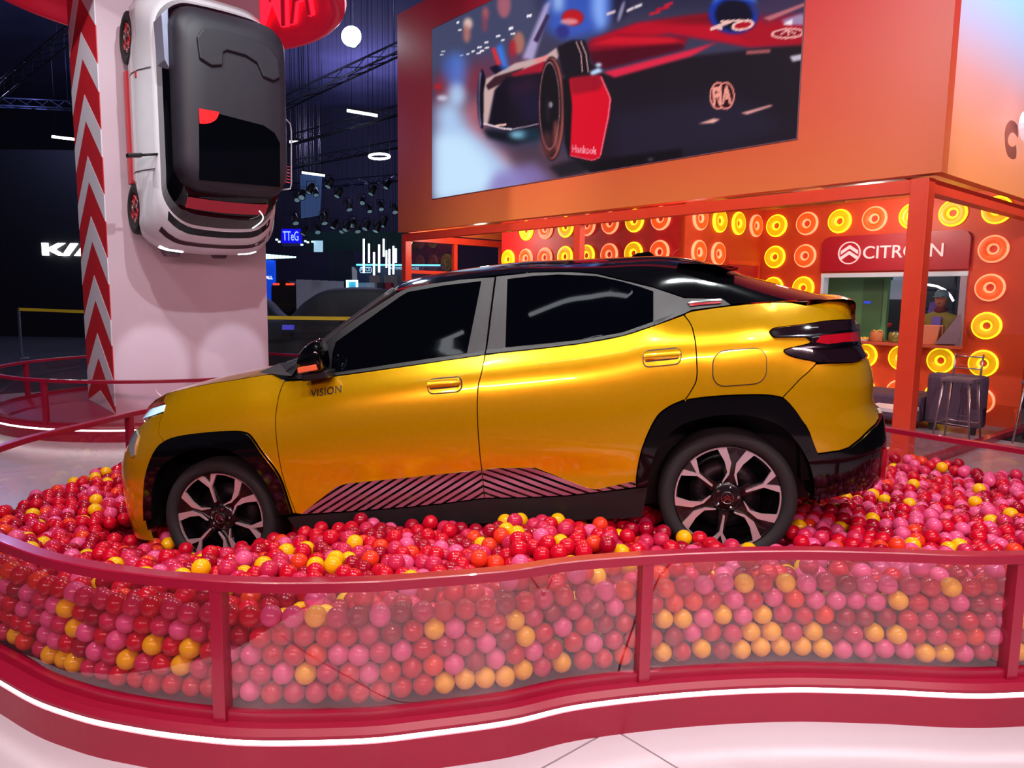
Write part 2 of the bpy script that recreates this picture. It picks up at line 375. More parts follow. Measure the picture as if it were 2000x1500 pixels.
_fz = [.1, .36, .575, .62, .69, .74, .81, .85, .885, .92, .99, 1.1]; _fx = [-2.02, -2.08, -2.085, -2.08, -2.06, -2.03, -1.985, -1.955, -1.92, -1.885, -1.80, -1.7]
_rz = [.1, .26, .36, .5, .65, .70, .815, .86, .915, .965, 1.02, 1.14, 1.18, 1.25]; _rx = [2.02, 2.09, 2.155, 2.17, 2.155, 2.115, 2.125, 2.12, 2.105, 2.07, 2.05, 2.045, 2.06, 2.04]
_pl = np.array(catmull([(0, 1), (.32, .99), (.58, .95), (.77, .865), (.89, .72), (.955, .53), (.985, .3), (1, 0)], 12))
_plS = np.concatenate([[0], np.cumsum(np.linalg.norm(np.diff(_pl * [.75, .86], axis=0), axis=1))]); _plS /= _plS[-1]
def body(s, z, off=0.):
    if XF0 <= s <= XR0: x = s; y = halfw(x, z); nx, ny = 0., 1.
    else:
        if s < XF0: u = min(1, (XF0 - s) / CL); L = XF0 - np.interp(z, _fz, _fx); sg, x0 = -1, XF0
        else: u = min(1, (s - XR0) / CL); L = np.interp(z, _rz, _rx) - XR0; sg, x0 = 1, XR0
        a, b = np.interp(u, _plS, _pl[:, 0]), np.interp(u, _plS, _pl[:, 1]); x = x0 + sg * L * a; y = halfw(x, z) * b
        e = .01; a2, b2 = np.interp(min(1, u + e), _plS, _pl[:, 0]), np.interp(min(1, u + e), _plS, _pl[:, 1]); a1, b1 = np.interp(u - e, _plS, _pl[:, 0]), np.interp(u - e, _plS, _pl[:, 1])
        tx, ty = sg * L * (a2 - a1), halfw(x, z) * (b2 - b1); l = math.hypot(tx, ty) + 1e-9; nx, ny = (-ty / l * sg, tx / l * sg)
    return np.array([x + nx * off, -(y + ny * off), z])
def sz(px, py, guess=None):
    """pixel -> (s, z) on the near flank (damped Gauss-Newton on the projected error)"""
    d = CA @ ray(px, py); c = to_car(CAM); t = (-.82 - c[1]) / d[1]; q = c + t * d; s, z = q[0], q[2]
    if guess: s = guess[0]
    s = min(max(s, XF0 - CL), XR0 + CL); lam = 1e-3; tgt = np.array([px, py]); r = car_px(body(s, z)) - tgt
    for _ in range(40):
        e = 1e-4; J = np.stack([(car_px(body(s + e, z)) - tgt - r) / e, (car_px(body(s, z + e)) - tgt - r) / e], 1)
        st = -np.linalg.solve(J.T @ J + lam * np.diag([3e5, 1e4]), J.T @ r); st = np.clip(st, -.1, .1)
        s2 = min(max(s + st[0], XF0 - CL), XR0 + CL); r2 = car_px(body(s2, z + st[1])) - tgt
        if r2 @ r2 <= r @ r: s, z, r, lam = s2, z + st[1], r2, lam * .5
        else: lam *= 4
        if lam > 1e6 or r @ r < .01: break
    return np.array([s, z])
def SZ(pts, smooth=0):
    P = [sz(*p) for p in pts]; return catmull(P, smooth) if smooth else P
def inset(poly, g):
    P = np.array(poly); n = len(P); A = .5 * np.sum(P[:, 0] * np.roll(P[:, 1], -1) - np.roll(P[:, 0], -1) * P[:, 1]); sgn = 1 if A > 0 else -1; out = []
    for i in range(n):
        a, b, c = P[i - 1], P[i], P[(i + 1) % n]; t1 = (b - a) / (np.linalg.norm(b - a) + 1e-9); t2 = (c - b) / (np.linalg.norm(c - b) + 1e-9)
        n1, n2 = sgn * np.array([-t1[1], t1[0]]), sgn * np.array([-t2[1], t2[0]]); m_ = n1 + n2; l = np.linalg.norm(m_)
        if l < .3: out.append(b + n1 * g)
        else: m_ /= l; out.append(b + m_ * g / max(.5, m_ @ n1))
    return out
def dense(poly, step):
    out = []
    for i in range(len(poly)):
        a, b = np.array(poly[i]), np.array(poly[(i + 1) % len(poly)]); k = max(1, int(np.linalg.norm(b - a) / step))
        for q in range(k): out.append(a + (b - a) * q / k)
    return out
def inside(P, poly):
    x, y = P[:, 0], P[:, 1]; r = np.zeros(len(P), bool); n = len(poly); j = n - 1
    for i in range(n):
        xi, yi = poly[i]; xj, yj = poly[j]
        c = ((yi > y) != (yj > y)) & (x < (xj - xi) * (y - yi) / (yj - yi + 1e-12) + xi); r ^= c; j = i
    return r
def tri_fill(poly, step):
    poly = [p for i, p in enumerate(poly) if np.linalg.norm(np.array(p) - np.array(poly[i - 1])) > 1e-4]
    B = dense(poly, step); n = len(B); A = np.array(B); lo, hi = A.min(0), A.max(0)
    gx, gy = np.arange(lo[0] + step * .5, hi[0], step), np.arange(lo[1] + step * .5, hi[1], step)
    G = np.array([(x + (step * .5 if k % 2 else 0), y) for k, y in enumerate(gy) for x in gx]).reshape(-1, 2)
    if len(G):
        G = G[inside(G, poly)]
        if len(G):
            D = np.min(np.linalg.norm(G[:, None] - A[None], axis=2), 1); G = G[D > step * .45]
    vs = [Vector(p) for p in A] + [Vector(p) for p in G]
    v, e, f, *_ = geometry.delaunay_2d_cdt(vs, [(i, (i + 1) % n) for i in range(n)], [], 1, 1e-6)
    cen = np.array([np.mean([[v[i].x, v[i].y] for i in q], 0) for q in f]); ok = inside(cen, [tuple(p) for p in A])
    return [(p.x, p.y) for p in v], [tuple(q) for q, k in zip(f, ok) if k]
def panel(name, poly, m, parent, off=0., thick=.014, gap=.0028, step=.05, far=True, fmap=None):
    """one pressed panel on the body skin, with returned edges; far=True also builds its twin on the other flank"""
    fmap = fmap or body; poly = inset(poly, gap) if gap else poly; v2, f2 = tri_fill(poly, step); n = len(v2)
    top = [fmap(a, b, off) for a, b in v2]; use = {}
    for q in f2:
        for i in range(3):
            e = (q[i], q[(i + 1) % 3]); use[tuple(sorted(e))] = use.get(tuple(sorted(e)), 0) + 1
    edges = [e for e, c in use.items() if c == 1]; vs = list(top); fs = list(f2); sm = [True] * len(f2)
    for a, b in edges:
        k = len(vs); vs += [top[a], top[b], fmap(*v2[b], off - thick), fmap(*v2[a], off - thick)]; fs.append((k, k + 1, k + 2, k + 3)); sm.append(False)
    res = []
    for side in ((1, -1) if far else (1,)):
        me = bpy.data.meshes.new(name); me.from_pydata([(p[0], p[1] * side, p[2]) for p in vs], [], fs); me.polygons.foreach_set('use_smooth', sm); me.update()
        bm = bmesh.new(); bm.from_mesh(me); cx = Vector((0, 0, .7))
        for fc in bm.faces:
            if fc.smooth:
                out = Vector((0, -1 * side, 0)) if abs(fc.calc_center_median().x) < 1.3 else fc.calc_center_median() - Vector((fc.calc_center_median().x * .6, 0, .7))
                if fc.normal.dot(out) < 0: fc.normal_flip()
        bm.to_mesh(me); bm.free(); res.append(link(name, me, m, parent if not isinstance(parent, (list, tuple)) else parent[len(res)]))
    return res
M_PAINT = mat('car_paint_orange', (230, 172, 0), .24, metal=.65, coat=1.0, var=.02, scale=40)
M_GBLK = mat('car_gloss_black', (5, 5, 7), .07, coat=.35, var=.1, spec=.35)
M_MBLK = mat('car_satin_grey', (27, 27, 33), .42, var=.06)
M_TBLK = mat('car_trim_black', (16, 14, 17), .5, var=.1)
M_WIN = mat('car_window_tint', (3, 4, 9), .02, spec=.18, var=.02)
M_CHROME = mat('car_chrome', (200, 200, 208), .12, metal=1.0)
M_RLENS = mat('car_red_lens', (150, 10, 28), .15, coat=1.0, emit=.08)
M_SMOKE = mat('car_smoked_lens', (24, 12, 20), .06, coat=1.0)

arcF_o = [(285, 1017), (284, 963), (290, 917), (305, 880), (320, 863), (347, 853), (397, 846), (447, 842.5), (477, 844), (492, 853), (513, 883), (547, 930), (566, 985), (572, 1003)]
arcF_i = [(302, 1012), (302, 963), (313, 923), (335, 897), (372, 880), (413, 874), (447, 878), (480, 897), (513, 930), (537, 972), (548, 1006)]
arcR_o = [(1243, 952), (1244, 925), (1255, 874), (1279, 820), (1302, 797), (1337, 782), (1395, 774), (1472, 770.7), (1518, 774), (1538, 785), (1565, 820), (1588, 866), (1596, 886)]
arcR_i = [(1266, 950), (1270, 918), (1279, 888), (1294, 862), (1319, 838), (1345, 824), (1396, 812), (1455, 811), (1512, 826), (1549, 857), (1574, 897), (1586, 939), (1585, 976)]
gapA = [(556, 743.6), (546, 768), (541, 792), (538, 824), (542.6, 880), (554, 935.6), (578, 1003)]
gapB = [(948, 692), (940, 730), (934, 755), (932, 800), (935, 860), (941, 917), (947, 972)]
gapC = [(1336, 615), (1350, 635), (1357.5, 665), (1361, 707.5), (1360, 742.5), (1347, 768), (1337, 782)]
beltF = [(556, 743.6), (600, 742), (640, 736.5), (780, 717), (948, 692)]
beltR = [(948, 692), (1060, 680), (1140, 670), (1215, 656), (1277, 636), (1336, 615)]
AFo, AFi, ARo, ARi = SZ(arcF_o, 4), SZ(arcF_i, 4), SZ(arcR_o, 4), SZ(arcR_i, 4)
GA, GB, GC, BF, BR = SZ(gapA, 4), SZ(gapB, 4), SZ(gapC, 4), SZ(beltF, 4), SZ(beltR, 4)
def cut(curve, p, q):
    """part of a fitted curve between the points nearest to pixels p and q"""
    P = np.array(curve); a = np.argmin(np.linalg.norm(P - sz(*p), axis=1)); b = np.argmin(np.linalg.norm(P - sz(*q), axis=1))
    return list(P[a:b + 1]) if a <= b else list(P[b:a + 1])[::-1]
SF, SR = XF0 - CL, XR0 + CL
hoodgap = SZ([(322, 769), (360, 759.5), (396, 752), (440, 744.5), (475, 739), (520, 731.5)], 4)
# front wing
wing = hoodgap + [sz(532, 731)] + GA + cut(AFo, (572, 1003), (320, 863)) + [sz(309, 846), sz(312, 824), sz(319, 806), sz(323, 791)]
panel('front_fender', wing, M_PAINT, car)
# front bumper, round to the centre line
FB = cut(AFo, (320, 863), (285, 1017))
fb = FB + [np.array([FB[-1][0], .22]), np.array([-1.9, .22]), np.array([SF, .24]), np.array([SF, .80]), np.array([-2.2, .80])] + [sz(268, 838), sz(297, 813), sz(319, 806), sz(312, 824), sz(309, 846)]
panel('front_bumper', fb, M_PAINT, car, step=.045)
# doors
stripe_bot = SZ([(947, 972), (880, 981), (806, 989), (700, 997), (590, 1005)])
fdoor = panel('front_door', BF + GB + stripe_bot + GA[::-1], M_PAINT, car)
sill_r = SZ([(1243, 952), (1180, 960), (1110, 967), (1030, 971), (947, 972)])
rdoor = panel('rear_door', BR + GC + cut(ARo, (1337, 782), (1243, 952)) + sill_r + GB[::-1], M_PAINT, car)
# rear quarter
tail_top = SZ([(1668, 624.5), (1624, 626), (1576, 633), (1518, 640), (1507, 644), (1503, 650), (1512, 658.5)], 3)
tail_bot = SZ([(1574, 658), (1584, 669), (1557, 677), (1538, 681), (1531, 686), (1547, 696), (1584, 704), (1595, 707)], 3)
quarter = SZ([(1336, 615), (1352, 607.5), (1430, 597), (1480, 592), (1544, 590), (1573, 596), (1614, 589)], 2) + SZ([(1640, 588.5), (1660, 590), (1673, 594), (1680, 601), (1677, 612)]) + [sz(1670, 621)] + tail_top + tail_bot + SZ([(1593.7, 711), (1562, 741), (1531, 774)]) + cut(ARo, (1531, 778), (1337, 782)) + GC[::-1]
panel('rear_quarter_panel', quarter, M_PAINT, car, step=.045)
# rear bumper skin
edge_lo = SZ([(1716, 806), (1697, 839.5), (1657.5, 874), (1640, 880), (1596, 886)])
rb = [sz(1593.7, 711), sz(1616, 709.5), sz(1664, 708), sz(1690, 696), np.array([XR0 + .8, .95]), np.array([SR, .93]), np.array([SR, .66]), np.array([XR0 + .8, .68])] + edge_lo + cut(ARo, (1596, 886), (1531, 778)) + [sz(1531, 774), sz(1562, 741)]
panel('rear_bumper', rb, M_PAINT, car, step=.045)
lowb = edge_lo[::-1] + [np.array([XR0 + .8, .67]), np.array([SR, .65]), np.array([SR, .30]), np.array([XR0 + .75, .30])] + SZ([(1731, 942), (1700, 953), (1665, 961), (1590, 978), (1585, 976)]) + cut(ARi, (1585, 976), (1574, 897)) 
panel('lower_bumper', lowb, M_GBLK, car, off=.012, step=.045)
# arch claddings and sill
panel('wheel_arch_cladding', AFo + AFi[::-1], M_GBLK, car, off=.018, thick=.05, step=.035)
panel('wheel_arch_cladding', ARo + ARi[::-1], M_GBLK, car, off=.018, thick=.05, step=.035)
sill = SZ([(560, 1010), (590, 1006), (700, 998), (806, 990), (880, 982), (947, 973), (1030, 972), (1110, 968), (1243, 953), (1266, 950)]) + [np.array([.92, .26]), np.array([-.86, .26])]
panel('side_sill', sill, M_TBLK, car, off=.004, step=.05)
# striped lower door panels
regF = SZ([(590, 1003), (616, 982), (658, 950), (677, 944), (800, 932), (940, 918), (946, 971), (880, 980), (806, 988), (700, 996)])
regR = SZ([(942, 918), (970, 914), (1046, 913), (1072, 923), (1148, 952), (1164, 955), (1241, 939), (1242, 950), (1180, 958), (1110, 966), (1030, 970), (948, 971)])
def clip(poly, n, d):
    out = []
    for i in range(len(poly)):
        a, b = np.array(poly[i]), np.array(poly[(i + 1) % len(poly)]); fa, fb_ = a @ n - d, b @ n - d
        if fa >= 0: out.append(a)
        if (fa >= 0) != (fb_ >= 0): out.append(a + (b - a) * fa / (fa - fb_))
    return out
M_STRIPE = mat('stripe_satin', (150, 84, 104), .38, metal=.3, var=.05)
for reg, doors, dirv, nst in ((regF, fdoor, sz(800, 935) - sz(700, 997), 22), (regR, rdoor, sz(1100, 965) - sz(960, 916), 14)):
    bases = panel('striped_cladding', reg, M_GBLK, doors, off=.006, thick=.008, gap=.001, step=.035)
    dv = dirv / np.linalg.norm(dirv); nn = np.array([-dv[1], dv[0]]); ds = np.array(reg) @ nn; lo, hi = ds.min(), ds.max(); per = .0285
    for k in range(int((hi - lo) / per) + 1):
        pc = clip(clip(reg, nn, lo + k * per), -nn, -(lo + k * per + per * .60))
        if len(pc) >= 3 and np.ptp(np.array(pc) @ dv) > .02: panel('stripe', pc, M_STRIPE, bases, off=.0095, thick=.003, gap=0, step=.035, far=True)
# greenhouse: satin frames and dark panes
frF = SZ([(560, 741), (600, 740), (640, 735), (780, 716), (947, 691), (955, 625), (966, 541), (900, 546), (850, 553), (800, 561), (782, 568), (702, 618), (640, 663), (590, 700)])
frR = SZ([(950, 690), (1060, 678), (1140, 668), (1215, 654), (1277, 634), (1336, 613), (1352, 605), (1428, 595.5), (1412, 584), (1336, 582), (1327, 579), (1277, 562), (1215, 547), (1165, 535), (1115, 531), (1040, 532), (969, 540), (958, 625)])
ffF = panel('door_frame', frF, M_MBLK, fdoor, off=-.002, gap=.001, step=.05)
ffR = panel('door_frame', frR, M_MBLK, rdoor, off=-.002, gap=.001, step=.05)
panel('window_pane', SZ([(647, 728), (649, 690), (656, 668), (725, 619), (780, 580), (797, 570), (870, 557), (940, 549), (928, 610), (912, 689), (780, 709)]), M_WIN, fdoor, off=.001, thick=.004, gap=0)
panel('window_pane', SZ([(991, 545), (1040, 539), (1090, 536), (1165, 539), (1215, 550), (1250, 560), (1276, 569), (1276, 627.5), (1215, 650), (1165, 660), (1080, 669), (987, 678)]), M_WIN, rdoor, off=.001, thick=.004, gap=0)
# waist mouldings
panel('waist_moulding', SZ([(640, 735), (780, 716), (947, 692), (947, 685), (780, 709), (648, 729)]), M_MBLK, fdoor, off=.006, gap=0)
panel('waist_moulding', SZ([(950, 690.5), (1060, 679), (1140, 669), (1215, 655), (1277, 635), (1277, 628), (1215, 649.5), (1140, 663), (1060, 673), (950, 684)]), M_MBLK, rdoor, off=.006, gap=0)
panel('sail_moulding', SZ([(1279, 634.5), (1318, 619), (1316, 612), (1279, 626.5)]), M_MBLK, rdoor, off=.007, gap=0)
refl = panel('sail_reflector', SZ([(1346, 593), (1372, 590.5), (1408, 588), (1408, 592), (1372, 595), (1348, 597.5)]), M_RLENS, rdoor, off=.008, thick=.008, gap=0)
panel('sail_blade', SZ([(1343, 592), (1350, 588), (1380, 585), (1408, 583), (1409, 587), (1372, 589.5)]), M_CHROME, rdoor, off=.010, thick=.010, gap=0)
# fuel flap
def rr_px(x0, x1, y0, y1, r, skew=0., rot=0.):
    cx, cy = (x0 + x1) / 2, (y0 + y1) / 2; P = rrect(x0, x1, y0, y1, r)
    return [(x, y + rot * (x - cx)) for x, y in P]
ff = SZ(rr_px(1393, 1496, 683, 751, 24, rot=-.08))
panel('fuel_flap_gap', ff, M_TBLK, car, off=.0030, thick=.003, gap=-.004, far=False, step=.03)
panel('fuel_flap', ff, M_PAINT, car, off=.0055, thick=.004, gap=0, far=False, step=.03)
# door handles: dark rim, dished scoop and proud grip
for (x0, x1, y0, y1, r, rot), door in (((836, 902, 738, 767, 12, -.09), fdoor), ((1256, 1330, 682, 714, 13, -.10), rdoor)):
    rec = panel('handle_rim', SZ(rr_px(x0 - 1, x1 + 1, y0 - 1, y1 + 1, r, rot=rot)), M_TBLK, door, off=.0045, thick=.006, gap=0, step=.02)
    panel('handle_scoop', SZ(rr_px(x0 + 1, x1 - 1, y0 + 1, y1 - 1, r - 1, rot=rot)), M_PAINT, door, off=.0060, thick=.003, gap=0, step=.02)
    ym = y0 + (y1 - y0) * .60
    panel('handle_shadow_gap', SZ(rr_px(x0 + 4, x1 - 5, ym - 4, ym + 3, 3, rot=rot)), M_TBLK, door, off=.0075, thick=.003, gap=0, step=.02)
    P = SZ(rr_px(x0 + 1, x1 - 2, y0 + 1, ym, 7, rot=rot)); c = np.mean(P, 0)
    def bulge(a, b, off, P=np.array(P), c=c):
        h = np.ptp(P[:, 1]) / 2; return body(a, b, off + .014 * max(0, 1 - ((b - c[1]) / h) ** 2))
    panel('door_handle', P, M_PAINT, door, off=.011, thick=.006, gap=0, step=.012, fmap=bulge)
# VISION lettering on the front door
vs, fs = text_mesh('VISION', 1.0, 0, .01, 0, 1.1)
xs = [v[0] for v in vs]; a, b = sz(607, 776), sz(667, 766); hgt = .036; ex = (b - a); L = np.linalg.norm(ex); ex /= L; ey = np.array([-ex[1], ex[0]]); kx = L / (max(xs) - min(xs)); ky = hgt / max(v[1] for v in vs)
raw('lettering', [body(*(a + ex * (v[0] - min(xs)) * kx + ey * v[1] * ky), .002) for v in vs], fs, M_TBLK, fdoor[0])
# lamps
panel('tail_lamp', tail_top + tail_bot + [sz(1616, 708), sz(1664, 707), sz(1688, 694), np.array([XR0 + .70, .955]), np.array([XR0 + .70, 1.145])], M_SMOKE, car, off=.014, thick=.03, gap=.001, step=.03)
panel('tail_lamp_bar', SZ([(1512, 656), (1576, 653), (1640, 645), (1672, 640), (1672, 645), (1640, 650), (1576, 656)]), M_CHROME, car, off=.022, thick=.008, gap=0)
panel('tail_lamp_lens', SZ([(1590, 668), (1600, 654), (1640, 649), (1672, 645), (1676, 664), (1640, 668), (1612, 672)]), M_RLENS, car, off=.018, thick=.008, gap=0, step=.03)
panel('tail_lamp_bar', SZ([(1560, 678), (1612, 673), (1660, 668), (1680, 666), (1682, 671), (1660, 675), (1612, 679)]), M_CHROME, car, off=.022, thick=.008, gap=0)
M_DRL = mat('car_headlamp', (170, 205, 225), .12, coat=1., emit=.9, erg=(190, 225, 255))
panel('daytime_lamp', SZ([(279, 817), (284, 801), (292, 796), (323, 790), (319, 804), (297, 812.5)]), M_DRL, car, off=.008, gap=.001, step=.03)
panel('headlamp', SZ([(259, 843), (269, 839), (272, 850), (264, 889), (260, 893), (254, 872)]), mat('car_lamp_cover', (150, 150, 156), .08, metal=.4, coat=1.), car, off=.008, gap=0, step=.03)
panel('reflector', [np.array([XR0 + .62, .50]), np.array([XR0 + .66, .50]), np.array([XR0 + .66, .34]), np.array([XR0 + .62, .36])], M_RLENS, car, off=.03, thick=.02, gap=0)

# ---- surfaces across the car: bonnet, windscreen, roof with fastback glass, boot lid
def loft(name, sections, m, parent, smooth=True):
    n = len(sections[0]); vs = [p for s_ in sections for p in s_]; fs = []
    for i in range(len(sections) - 1):
        for k in range(n - 1): fs.append((i * n + k, i * n + k + 1, (i + 1) * n + k + 1, (i + 1) * n + k))
    o = raw(name, vs, fs, m, parent, smooth)
    bm = bmesh.new(); bm.from_mesh(o.data); bmesh.ops.recalc_face_normals(bm, faces=bm.faces)
    up = sum(f.normal.z for f in bm.faces)
    if up < 0: bmesh.ops.reverse_faces(bm, faces=bm.faces)
    bm.to_mesh(o.data); bm.free(); return o
YS = np.sin(np.linspace(-1, 1, 25) * np.pi / 2)
def across(e, crown, fwd=0., p=2.6):
    """section from near edge point e=(x,y,z) to its mirror; crown = rise at the centre line, fwd = shift in x there"""
    return [(e[0] + fwd * (1 - abs(t) ** 2.2), t * abs(e[1]), e[2] + crown * (1 - abs(t) ** p)) for t in YS]
hg = [body(a, b, -.001) for a, b in hoodgap]
nose = [(np.array([-1.655, -.655, 1.000]), .024, -.08), (np.array([-1.735, -.625, .975]), .026, -.10), (np.array([-1.795, -.605, .940]), .028, -.115), (np.array([-1.83, -.595, .905]), .026, -.13), (np.array([-1.85, -.59, .87]), .02, -.14), (np.array([-1.85, -.585, .81]), .01, -.15)]
cow = np.array([-.80, -.66, 1.095])
hs = [across(e, cr, fw) for e, cr, fw in nose[::-1]] + [across(e, .018 + .022 * i / len(hg), -.06 + .0 * i) for i, e in enumerate(hg)] + [across(hg[-1] + np.array([.10, .03, .012]), .035, -.16)]
loft('bonnet', hs, M_PAINT, car)
_ex = [-.27, -.05, .27, .46, .65, .78, .90, 1.05, 1.18, 1.30, 1.42, 1.55, 1.68, 1.80, 1.92]
_ez = [1.456, 1.480, 1.492, 1.489, 1.474, 1.452, 1.410, 1.358, 1.300, 1.262, 1.245, 1.240, 1.237, 1.232, 1.224]
_cx = [-.40, -.30, -.18, .03, .24, .39, .77, 1.07, 1.20, 1.33, 1.45, 1.55, 1.72, 1.87, 1.93]
_cz = [1.47, 1.51, 1.533, 1.551, 1.559, 1.561, 1.536, 1.509, 1.486, 1.452, 1.405, 1.364, 1.307, 1.254, 1.228]
secs = []
for x in np.linspace(-.27, 1.85, 40):
    ze = np.interp(x, _ex, _ez); e = np.array([x, -halfw(x, ze) + .004, ze]); secs.append(across(e, max(.004, (np.interp(x, _cx, _cz) - ze) / .84), -.06 * max(0, 1 - (x + .27) / .5), 3.0))
roof = loft('roof', secs, M_GBLK, car)
# windscreen between the pillars
ab, at_ = np.array([-.86, -.70, 1.075]), np.array([-.27, -halfw(-.27, 1.456) + .004, 1.456]); ws = []
for u in np.linspace(0, 1, 12): ws.append(across(ab + (at_ - ab) * u + np.array([0, 0, .014 * math.sin(math.pi * u)]), .02 + .05 * u, -.24 * (1 - u) - .06 * u, 2.4))
loft('windscreen', ws, M_WIN, car)
# pillar strip along the windscreen edge
pe = [ab + (at_ - ab) * u + np.array([-.012, .0, .014 * math.sin(math.pi * u) + .004]) for u in np.linspace(-.03, 1.0, 12)]
for side in (1, -1): MB().tube([(p[0], p[1] * side, p[2]) for p in pe], .020, 8).build('windscreen_pillar', M_MBLK, car)
for side in (1, -1): raw('cowl', [(-.83, -.775 * side, 1.062), (-1.07, -.665 * side, 1.088), (-.98, -.60 * side, 1.125), (-.80, -.68 * side, 1.14)], [(0, 1, 2, 3)], M_TBLK, car)
MB().tube([(-1.02, -.62, 1.100), (-.90, -.54, 1.135), (-.86, -.1, 1.165)], .009, 6).build('wiper', M_TBLK, car)
# roof spoiler, fin, boot lid
sp = [across(np.array([x, -.50, z]), .012, .03, 2.2) for x, z in ((1.18, 1.468), (1.32, 1.452), (1.44, 1.432), (1.475, 1.420), (1.47, 1.406), (1.36, 1.40))]
loft('roof_spoiler', sp, M_GBLK, car)
MB().obox((1.475, 0, 1.417), (1, 0, 0), (0, 1, 0), UP, .006, .18, .006).build('brake_lamp', M_RLENS, car)
fin = [(.905, 0), (.945, .035), (.99, .055), (1.06, .058), (1.085, .035), (1.088, 0)]
fm = MB(); zf = 1.512
vsf = []
for hw, kk in ((.032, .9), (.018, 1.0), (-.018, 1.0), (-.032, .9)): vsf += [(x, hw * (1 - h * 6), zf + h * kk) for x, h in fin]
nf = len(fin); fsf = [(r * nf + i, r * nf + i + 1, (r + 1) * nf + i + 1, (r + 1) * nf + i) for r in range(3) for i in range(nf - 1)] + [tuple(range(nf))[::-1], tuple(3 * nf + i for i in range(nf))]
fm.add(vsf, fsf); fm.build('roof_fin', M_GBLK, car)
lid = []
for x, y, z, cr in ((1.72, .63, 1.230, .050), (1.80, .645, 1.228, .042), (1.87, .65, 1.226, .030), (1.94, .62, 1.222, .022), (1.975, .60, 1.214, .018), (1.995, .58, 1.200, .016), (2.0, .57, 1.180, .012), (1.995, .57, 1.150, .006), (1.99, .57, 1.0, .0)):
    lid.append(across(np.array([x, -y, z]), cr, .045, 3.0))
loft('boot_lid', lid, M_PAINT, car)
# dark inner body
core = MB()
core.box(-1.72, 1.75, -.54, .54, .24, 1.0); core.box(-.84, .90, -.80, .80, .27, .86); core.box(-.84, 1.2, -.70, .70, .80, 1.00); core.box(-.9, 1.6, -.60, .60, .86, 1.10); core.box(1.70, 2.0, -.62, .62, .35, 1.10); core.box(-1.85, -1.7, -.55, .55, .28, .86)
core.build('underbody', M_TBLK, car)
for x0 in (-1.325, 1.325):
    for side in (1, -1):
        mb = MB(); n = 20; rs = .415; vs = []
        for k in range(n + 1):
            a = math.pi * (-.06 + 1.12 * k / n)
            for y in (.50, .838): vs.append((x0 + rs * math.cos(a), -y * side, WR + .04 + rs * math.sin(a)))
        mb.add(vs, [(2 * k, 2 * k + 1, 2 * k + 3, 2 * k + 2) for k in range(n)]); mb.build('wheel_arch_liner', M_TBLK, car)
# mirror
for side in (1, -1):
    foot = sz(622, 735); fp = body(*foot); mp = np.array([fp[0] + .02, fp[1] - .085, fp[2] + .078])
    prof = [(.0, .0), (.035, .55), (.08, .85), (.13, 1.0), (.165, .98), (.178, .9)]
    vs, fs = [], []; n = 14
    for x, r in prof:
        for k in range(n):
            a = 2 * math.pi * k / n; cy, cz = math.cos(a), math.sin(a)
            hz = (.062 if cz < 0 else .085); vs.append((mp[0] - .095 + x * .86, (mp[1] + .07 * r * cy * (1 if cy < 0 else 1.1)) * side, mp[2] + hz * r * cz + .04 * x / .18 * (1 if cz > 0 else .2)))
    for i in range(len(prof) - 1):
        for k in range(n): fs.append((i * n + k, i * n + (k + 1) % n, (i + 1) * n + (k + 1) % n, (i + 1) * n + k))
    fs.append(tuple((len(prof) - 1) * n + k for k in range(n)))
    mh = MB().add(vs, fs, True).build('door_mirror', M_GBLK, fdoor[0 if side == 1 else 1])
    MB().obox((mp[0] - .01, (mp[1] - .052) * side, mp[2] - .026), (.99, -.16 * side, .10), (.16, 1, 0), UP, .055, .010, .015).build('mirror_indicator', mat('mirror_orange', (235, 110, 70), .25, coat=1.), mh, bevel=.005)
    MB().obox((mp[0] + .005, (fp[1] - .04) * side, fp[2] + .010), (1, 0, .06), (0, 1, 0), UP, .070, .065, .020).build('mirror_foot', M_TBLK, mh, bevel=.008)

